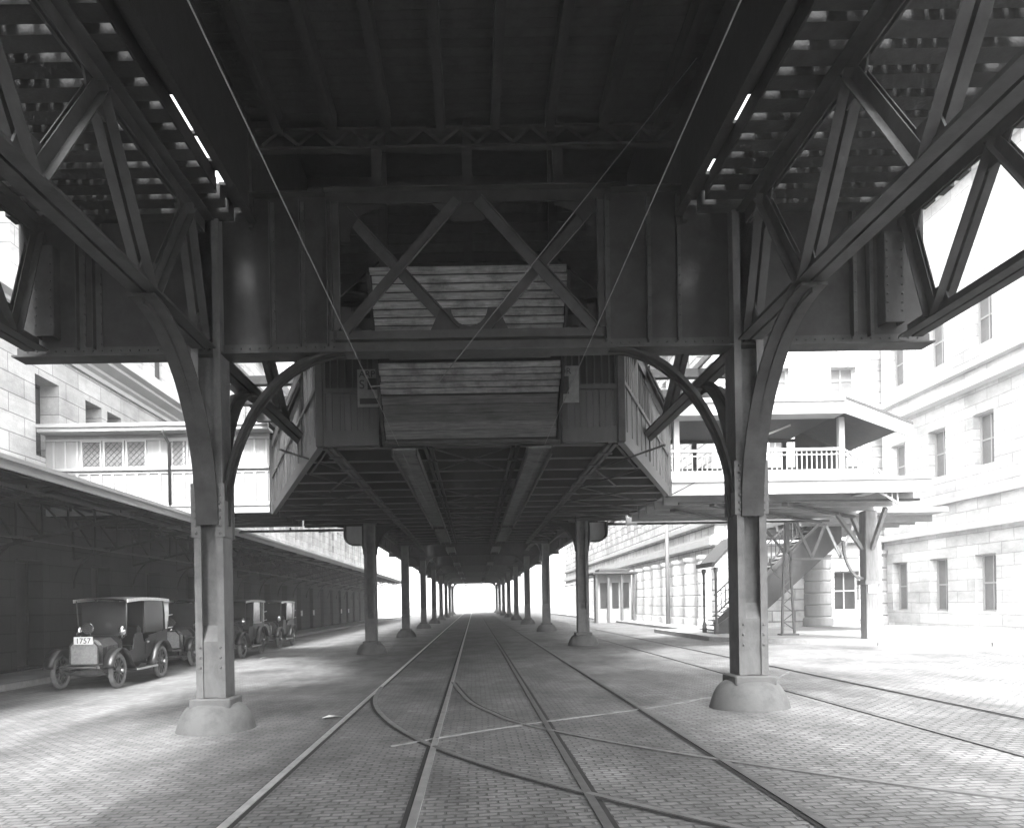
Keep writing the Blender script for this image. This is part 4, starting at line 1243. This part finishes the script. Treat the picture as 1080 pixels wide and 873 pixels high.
link('string_course', m_, M['stone_plain'], t)
m_ = MB(); m_.box(XE-.6, XE+14.2, 20.5, 36.1, 18.001, 18.8); link('parapet', m_, M['stone_plain'], t)

# entrance kiosk out in the square
t = thing('street_kiosk', 'small pavilion with flat overhanging roof in front of the banded piers', 'kiosk', (9.55, 52, g(10)))
gk = g(10); kx, ky = 9.55, 52.0
m_ = MB(); m_.bevbox(kx-1.6, kx+1.45, ky-1.3, ky+1.3, 3.45, 3.62, .04); m_.bevbox(kx-1.1, kx+1.0, ky-.8, ky+.8, 3.621, 3.85, .05); link('roof', m_, M['panel'], t)
for dx in (-1.3, -.5, .4, 1.2):
    m_ = MB(); m_.box(kx+dx-.07, kx+dx+.07, ky-1.07, ky-.93, gk-.05, 3.45); link('post', m_, M['iron'], t)
m_ = MB(); m_.box(kx-1.2, kx+1.1, ky-.6, ky+.9, gk-.05, 3.449); link('body', m_, M['panel_pale'], t)
for dx in (-1.0, -.2, .5):
    m_ = MB(); m_.box(kx+dx, kx+dx+.45, ky-.65, ky-.601, 1.2, 2.9); link('window', m_, M['glass_dark'], t)
t = thing('telegraph_pole', 'tall thin pole standing before the banded piers on the right', 'pole', (10.6, 41.5, g(10.6)))
m_ = MB(); m_.tube([(10.6, 41.5, -.05), (10.6, 41.5, 9.5)], [.12, .08], 10); link('shaft', m_, M['wood_post'], t)
m_ = MB()
for z in (8.6, 9.1): m_.box(9.8, 11.4, 41.37, 41.42, z, z+.1)
for z in (8.7, 9.2):
    for dx in (-.7, -.35, .35, .7): m_.lathe([(.03, z), (.05, z+.05), (.03, z+.14)], (10.6+dx, 41.395, 0), 8)
link('crossarm', m_, M['wood_post'], t)

# ------------------------------------------------------------------ vehicles
def wheel_parts(parent, x, y, r, w=.10, sp=12, name='wheel'):
    hub = bpy.data.objects.new(name, None)
    m_ = MB()
    prof = []
    k = 10
    rt = .055 if r < .5 else .03
    for i in range(k+1):
        a = 2*PI*i/k; prof.append((r-rt+rt*math.cos(a), rt*1.05*math.sin(a)))
    s = MB()
    s.lathe([(r-rt*2, -.03), (r-rt*1.2, -.035), (r-rt*1.2, .035), (r-rt*2, .03), (r-rt*2, -.03)], (0,0,0), 28, 'x', True, False)
    for i in range(sp):
        a = 2*PI*i/sp
        s.bar((0, .05*math.cos(a), .05*math.sin(a)), (0, (r-rt*1.8)*math.cos(a), (r-rt*1.8)*math.sin(a)), .03, .035)
    s.lathe([(.02,-.11),(.05,-.1),(.085,-.05),(.085,.05),(.05,.1),(.02,.11)], (0,0,0), 14, 'x')
    wo = link(name, s, M['wheel'], parent, True); wo.location = (x, y, r)
    m_.lathe(prof, (0,0,0), 32, 'x', True, False)
    to = link('tyre', m_, M['tyre'], wo, True)
    c = MB(); c.lathe([(.045,-.135),(.05,-.112),(.05,.112),(.045,.135)], (0,0,0), 12, 'x'); link('hub_cap', c, M['brass'], wo, True)
    return wo
def make_car(label, loc, rz, style='touring', group='motor vehicles parked at the left kerb', plate=False):
    """front towards -y, origin on the ground mid wheelbase"""
    t = thing('motor_car', label, 'motor car', loc, rz, group)
    tr, wb = .64, 1.3
    rf, rr = (.41, .43) if style == 'touring' else (.42, .54)
    for sx in (-1, 1):
        wheel_parts(t, sx*tr, -wb, rf); wheel_parts(t, sx*tr, wb, rr)
    ch = MB()
    for sx in (-1, 1): ch.bar((sx*.38, -wb-.45, .52), (sx*.38, wb+.6, .56), .06, .1)
    ch.tube([(-.64, -wb, .38), (-.2, -wb, .30), (.2, -wb, .30), (.64, -wb, .38)], .025, 8); ch.tube([(-.6, wb, .43), (.6, wb, .43)], .035, 8)
    ch.lathe([(.05,-.13),(.14,-.05),(.14,.05),(.05,.13)], (0, wb, .43), 12, 'x')
    for sx in (-1, 1):
        for yy in (-wb, wb):
            ch.sweep([(sx*.42, yy-.45+.9*i/8, .40+.12*((i-4)/4)**2) for i in range(9)], .05, .05, (1,0,0))
    for yy in (-wb-.5, wb+.62): ch.tube([(-.4, yy, .52), (.4, yy, .52)], .025, 8)
    link('chassis', ch, M['iron_dark'], t, True)
    # radiator
    rd = MB()
    def oct_(w, zb, zt, c): return [(-w, zb), (w, zb), (w, zt-c), (w-c, zt), (-w+c, zt), (-w, zt-c)]
    rd.prism(oct_(.30, .58, 1.10, .12), lambda u, v, w: (u, w, v), -wb-.22, -wb-.06); rdo = link('radiator', rd, M['radiator'], t, True)
    sh = MB()
    P = oct_(.33, .55, 1.13, .13); Q = oct_(.295, .585, 1.095, .115)
    for i in range(6):
        j = (i+1) % 6
        sh.add([(P[i][0], -wb-.235, P[i][1]), (P[j][0], -wb-.235, P[j][1]), (Q[j][0], -wb-.235, Q[j][1]), (Q[i][0], -wb-.235, Q[i][1])], [(0,1,2,3)])
        sh.add([(P[i][0], -wb-.235, P[i][1]), (P[j][0], -wb-.235, P[j][1]), (P[j][0], -wb-.04, P[j][1]), (P[i][0], -wb-.04, P[i][1])], [(0,1,2,3)])
    sh.lathe([(.04,1.13),(.045,1.17),(.03,1.19),(.01,1.2)], (0,-wb-.13,0), 10)
    link('shell', sh, M['brass'], rdo, True)
    # bonnet
    bo = MB(); A = oct_(.30, .62, 1.08, .14); B = oct_(.37, .64, 1.15, .16)
    for i in range(6):
        j = (i+1) % 6
        bo.add([(A[i][0], -wb-.05, A[i][1]), (A[j][0], -wb-.05, A[j][1]), (B[j][0], -wb+.68, B[j][1]), (B[i][0], -wb+.68, B[i][1])], [(0,1,2,3)])
    for q in range(6):
        for sx in (-1, 1): bo.box(sx*.352-.012, sx*.352+.012, -wb+.16+q*.075, -wb+.195+q*.075, .78, .98)
    link('bonnet', bo, M['car_grey'], t, True)
    # cowl / dashboard
    co = MB(); C = oct_(.44, .62, 1.2, .16)
    co.prism(C, lambda u, v, w: (u, w, v), -wb+.69, -wb+.76)
    link('dashboard', co, M['car'], t, True)
    # body tub
    bd = MB()
    y0, y1 = -wb+.76, wb+.72
    def tubsec(poly, a, b, x0, th=.03):
        for sx in (-1, 1):
            bd.prism(poly, lambda u, v, w: (w, u, v), sx*x0-th/2, sx*x0+th/2)
    side = [(y0, .60), (y0, .80), (y0+.28, .82), (y0+.42, 1.18), (y0+.60, 1.24), (y0+.86, 1.22), (y0+.95, .98), (y0+1.1, .96), (y0+1.28, 1.14), (y1-.35, 1.22), (y1-.05, 1.28), (y1, 1.2), (y1-.06, .8), (y1-.2, .62)]
    if style == 'cab':
        side = [(y0, .60), (y0, .80), (y0+.3, .82), (y0+.42, 1.1), (y0+.9, 1.1), (y0+.95, 1.22), (y1-.05, 1.22), (y1, 1.1), (y1-.1, .75), (y1-.3, .6)]
    tubsec(side, 0, 0, .56)
    bd.box(-.55, .55, y0, y1-.1, .58, .63)
    bd.box(-.545, .545, y1-.07, y1-.03, .64, 1.24)
    bd.box(-.545, .545, y0+.9, y0+.94, .64, 1.16)
    bdo = link('body', bd, M['car'], t, True)
    for sx in (-1, 1):
        dr = MB(); xa, xb_ = sorted((sx*.578, sx*.592)); dr.box(xa, xb_, y0+1.0, y0+1.5, .68, 1.06); d_ = link('door', dr, M['car'], t, True)
        dr = MB(); dr.tube([(sx*.6, y0+1.06, .98), (sx*.64, y0+1.06, .98), (sx*.64, y0+1.18, .98)], .012, 6); link('handle', dr, M['brass'], d_, True)
    for ya, zb_ in ((y0+.42, .92), (y0+1.55, .95)):
        st = MB(); st.bevbox(-.5, .5, ya, ya+.5, zb_-.16, zb_, .05)
        st.bevbox(-.52, .52, ya+.38, ya+.54, zb_-.02, zb_+.48, .06); link('seat', st, M['leather'], t, True)
    sw = MB(); c = Vector((.22, y0+.22, 1.18))
    ring = [(c + Vector((.19*math.cos(a), .19*math.sin(a)*.75, .19*math.sin(a)*.66))) for a in [2*PI*i/20 for i in range(21)]]
    sw.tube(ring, .014, 6, False); sw.tube([c, c+Vector((0, -.42, -.45))], .016, 6)
    for a in (0, 2.1, 4.2): sw.tube([c, c+Vector((.19*math.cos(a), .19*math.sin(a)*.75, .19*math.sin(a)*.66))], .01, 6)
    link('steering_wheel', sw, M['iron_dark'], t, True)
    # mudguards and running boards
    for sx in (-1, 1):
        fm = MB()
        pts = [(sx*.66, -wb+.50*math.cos(a)*1.05, .42+.50*math.sin(a)) for a in [PI*.95 - i*PI*.80/12 for i in range(13)]] + [(sx*.66, -wb+.70, .40)]
        fm.sweep(pts, .24, .015, (1,0,0), True)
        fm.prism([(p[1], p[2]) for p in pts[2:]] + [(-wb+.45, .55), (-wb-.1, .8)], lambda u, v, w: (w, u, v), sx*.545-.005, sx*.545+.005)
        link('mudguard', fm, M['car'], t, True)
        fm = MB()
        rm = .56 if style == 'touring' else .66
        pts = [(sx*.66, wb-.55-.12, .40)] + [(sx*.66, wb-rm*math.cos(a), .43+rm*math.sin(a)) for a in [PI*.08 + i*PI*.80/12 for i in range(13)]]
        fm.sweep(pts, .24, .015, (1,0,0), True); link('mudguard', fm, M['car'], t, True)
        rb = MB(); rb.box(sx*.66-.14, sx*.66+.14, -wb+.70, wb-.62, .36, .385); link('running_board', rb, M['car'], t, True)
        rb = MB(); xx = sx*.807; rb.box(xx-.006, xx+.006, -wb+.70, wb-.62, .352, .395); link('running_board_trim', rb, M['trim_pale'], t, True)
        lp = MB(); lp.lathe([(.03,-.02),(.075,0),(.085,.1),(.06,.16),(.03,.2)], (sx*.50, -wb+.62, 1.22), 10); lp.tube([(sx*.50, -wb+.62, 1.22), (sx*.45, -wb+.7, 1.1)], .012, 6); link('side_lamp', lp, M['brass'], t, True)
    hl = MB(); hl.lathe([(.125,-.10),(.13,-.08),(.12,.0),(.08,.09),(.03,.12)], (-.16, -wb+.40, 1.38), 18, 'y'); hl.tube([(-.16,-wb+.42,1.26),(-.2,-wb+.6,1.1)], .014, 6)
    h = link('headlamp', hl, M['brass'], t, True)
    # top
    zr_ = 2.06
    tp = MB()
    n = 8
    ty0, ty1 = -wb+.62, wb+.70
    rows = []
    for i in range(n+1):
        f = i/n; y = ty0+(ty1-ty0)*f
        zc = zr_ + .055*math.sin(PI*min(1, f*.9+.1)) + .04*f
        rows.append([(xx, y, zc - .045*(abs(xx)/.62)**2.6) for xx in [-.62+1.24*j/8 for j in range(9)]])
    for i in range(n):
        for j in range(8): tp.add([rows[i][j], rows[i][j+1], rows[i+1][j+1], rows[i+1][j]], [(0,1,2,3)], True)
    for i in range(n):
        for j in range(8):
            tp.add([tuple(Vector(p)-Vector((0,0,.03))) for p in (rows[i][j], rows[i][j+1], rows[i+1][j+1], rows[i+1][j])], [(0,1,2,3)], True)
    top = link('roof', tp, M['canvas_dark'], t, True)
    ed = MB()
    for sx in (0, 8):
        ed.sweep([Vector(r_[sx])+Vector((.01 if sx else -.01,0,-.02)) for r_ in rows], .02, .075, (1,0,0))
    link('canvas_edge', ed, M['canvas'], top, True)
    if style != 'cab':
        bk = MB()
        for q in range(7):
            xx = -.6+1.2*q/6
            bk.tube([(xx, ty1-.01, zr_-.02), (xx*.98, ty1+.05, 1.7), (xx*.95, ty1, 1.26)], .02, 6)
        bc = MB(); bc.box(-.6, .6, ty1-.03, ty1-.01, 1.26, zr_-.02); link('back_curtain', bc, M['canvas_dark'], t, True)
        for sx in (-1, 1):
            for q in range(4):
                bk.tube([(sx*.6, ty1-.04-.075*q, zr_-.03), (sx*.59, ty1-.02-.045*q, 1.65), (sx*.57, ty1-.02-.02*q, 1.27)], .022, 6)
        link('folded_canvas', bk, M['canvas'], t, True)
        for sx in (-1, 1):
            sg = MB(); sg.box(sx*.575-.005, sx*.575+.005, y0+.99, ty1-.3, 1.22, zr_-.02); link('side_window', sg, M['glass_dark'], t, True)
        sg = MB(); sg.box(-.52, .52, -wb+.80, -wb+.808, 1.2, zr_-.06); link('windscreen', sg, M['glass_dark'], t, True)
        ws = MB(); ws.box(-.55, .55, y0+.93, y0+.94, 1.17, zr_-.05); link('partition_glass', ws, M['glass_dark'], t, True)
    else:
        cb = MB()
        for sx in (-1, 1):
            cb.box(sx*.56-.02, sx*.56+.02, y0+.93, y0+.99, 1.22, zr_); cb.box(sx*.56-.02, sx*.56+.02, wb+.25, ty1-.03, 1.22, zr_)
        cb.box(-.54, .54, y0+.93, y0+.97, 1.2, 1.36)
        cb.box(-.54, .54, ty1-.06, ty1-.02, 1.2, zr_)
        link('cabin', cb, M['car'], t, True)
        wi = MB()
        for sx in (-1, 1): wi.box(sx*.55-.006, sx*.55+.006, y0+.99, wb+.25, 1.22, zr_)
        wi.box(-.54, .54, y0+.94, y0+.952, 1.36, zr_)
        link('window', wi, M['glass_dark'], t, True)
        for sx in (-1, 1):
            wf = MB(); xx = sx*.585
            wf.bar((xx, ty1-.1, 1.24), (xx, ty1-.06, zr_+.0), .02, .09); 
            wf.box(xx-.012, xx+.012, y0+.99, wb+.25, 1.20, 1.25); link('window_trim', wf, M['canvas'], t, True)
    po = MB()
    for sx in (-1, 1):
        po.tube([(sx*.55, -wb+.72, 1.18), (sx*.59, ty0+.06, zr_-.04)], .014, 6); po.tube([(sx*.57, y0+.95, 1.2), (sx*.6, y0+.95, zr_)], .016, 6)
    link('roof_post', po, M['iron_dark'], t, True)
    bars = MB()
    for z in (1.28, 1.62):
        for sx in (-1, 1): bars.tube([(sx*.56, ty1-.02, z), (sx*.60, ty1+.34, z+.03)], .014, 6)
    link('rear_rail', bars, M['canvas'], t, True)
    if plate:
        pl = MB(); pl.box(-.21, .21, -wb-.262, -wb-.25, 1.03, 1.2); po_ = link('number_plate', pl, M['plate_white'], t, True)
        c = bpy.data.curves.new('plate_number', 'FONT'); c.body = '1757'; c.size = .17; c.align_x = 'CENTER'; c.extrude = .002; c.materials.append(M['ink'])
        o = bpy.data.objects.new('plate_number', c); COL.objects.link(o); o.parent = po_; o.location = (0, -wb-.266, 1.055); o.rotation_euler = (PI/2, 0, 0); solid(o)
    return t
xa = -8.85
make_car('open black motor car with white number plate and brass lamp, left of the front column', (xa-.05, 18.7, g(xa)), R(2), plate=True)
make_car('shadowed motor car half hidden behind the front left column', (-9.55, 25.3, g(-9.5)), R(0))
make_car('closed motor cab with large rear wheels right of the front left column', (-9.0, 28.5, g(-9)), R(1), 'cab')
make_car('farthest parked motor car with pale canvas roof, behind the closed cab', (-9.3, 34.8, g(-9.3)), R(1))

# scraps of paper on the roadway
for i, (x, y, lab) in enumerate(((-2.15, 11.3, 'scrap of white paper beside the left tram rail'), (-7.4, 26.6, 'scrap of white paper on the setts beside the closed cab'))):
    m_ = MB(); z = g(x)+.012
    m_.add([(x-.14, y-.06, z), (x+.08, y-.08, z+.03), (x+.16, y+.05, z+.005), (x-.06, y+.09, z+.02)], [(0,1,2),(0,2,3)])
    m_.add([(x-.14, y-.06, z-.004), (x+.08, y-.08, z+.026), (x+.16, y+.05, z+.001), (x-.06, y+.09, z+.016)], [(0,2,1),(0,3,2)])
    tag(link('paper_scrap', m_, M['paper'], None), lab, 'paper')

# ------------------------------------------------------------------ haze, sky, sun, camera
DENS = .0017
if DENS:
    m_ = MB(); m_.box(-720, 720, -320, 920, -1.5, 20)
    hm = bpy.data.materials.new('haze'); hm.use_nodes = True
    N = hm.node_tree.nodes; N.remove(N['Principled BSDF'])
    pv = N.new('ShaderNodeVolumePrincipled'); pv.inputs['Color'].default_value = (.95,.95,.95,1); pv.inputs['Density'].default_value = DENS
    pv.inputs['Anisotropy'].default_value = .2
    hm.node_tree.links.new(pv.outputs[0], N['Material Output'].inputs['Volume'])
    h = link('haze', m_, hm); h['kind'] = 'stuff'

ELEV, AZ = 52, 183           # azimuth measured from +Y clockwise: sun behind the camera
w = bpy.data.worlds.new('World'); scene.world = w; w.use_nodes = True
N = w.node_tree.nodes; L = w.node_tree.links
bg = N['Background']
sky = N.new('ShaderNodeTexSky'); sky.sky_type = 'NISHITA'; sky.sun_disc = False
sky.sun_elevation = R(ELEV); sky.sun_rotation = R(AZ); sky.dust_density = 4; sky.air_density = 1.5
bw = N.new('ShaderNodeRGBToBW'); L.new(sky.outputs[0], bw.inputs[0]); L.new(bw.outputs[0], bg.inputs['Color'])
bg.inputs['Strength'].default_value = .15
sd = bpy.data.lights.new('sun', 'SUN'); sd.energy = 1.5; sd.angle = R(12); sd.color = (1, 1, 1)
so = bpy.data.objects.new('sun', sd); COL.objects.link(so)
e, a = R(ELEV), R(AZ)
dirv = Vector((math.sin(a)*math.cos(e), math.cos(a)*math.cos(e), math.sin(e)))
so.rotation_euler = dirv.to_track_quat('Z', 'Y').to_euler(); so.location = (0, -20, 40)

cd = bpy.data.cameras.new('camera'); cam = bpy.data.objects.new('camera', cd); COL.objects.link(cam)
cd.sensor_fit = 'HORIZONTAL'; cd.sensor_width = 36; cd.lens = 36*800/1080
cd.shift_x = 40/1080; cd.shift_y = 200.5/1080
cd.clip_start = .05; cd.clip_end = 3000
cam.matrix_world = Matrix.Translation((0, 0, EYE)) @ Matrix.Rotation(PI/2, 4, 'X') @ Matrix.Rotation(R(-.95), 4, 'Z')
scene.camera = cam
scene.view_settings.view_transform = 'Standard'; scene.view_settings.look = 'None'
scene.view_settings.exposure = 3.1; scene.view_settings.gamma = 1; scene.view_settings.use_curve_mapping = False
cy = scene.cycles
cy.use_denoising = True
cy.max_bounces = 8; cy.diffuse_bounces = 5; cy.glossy_bounces = 3; cy.volume_bounces = 1
cy.sample_clamp_indirect = 8
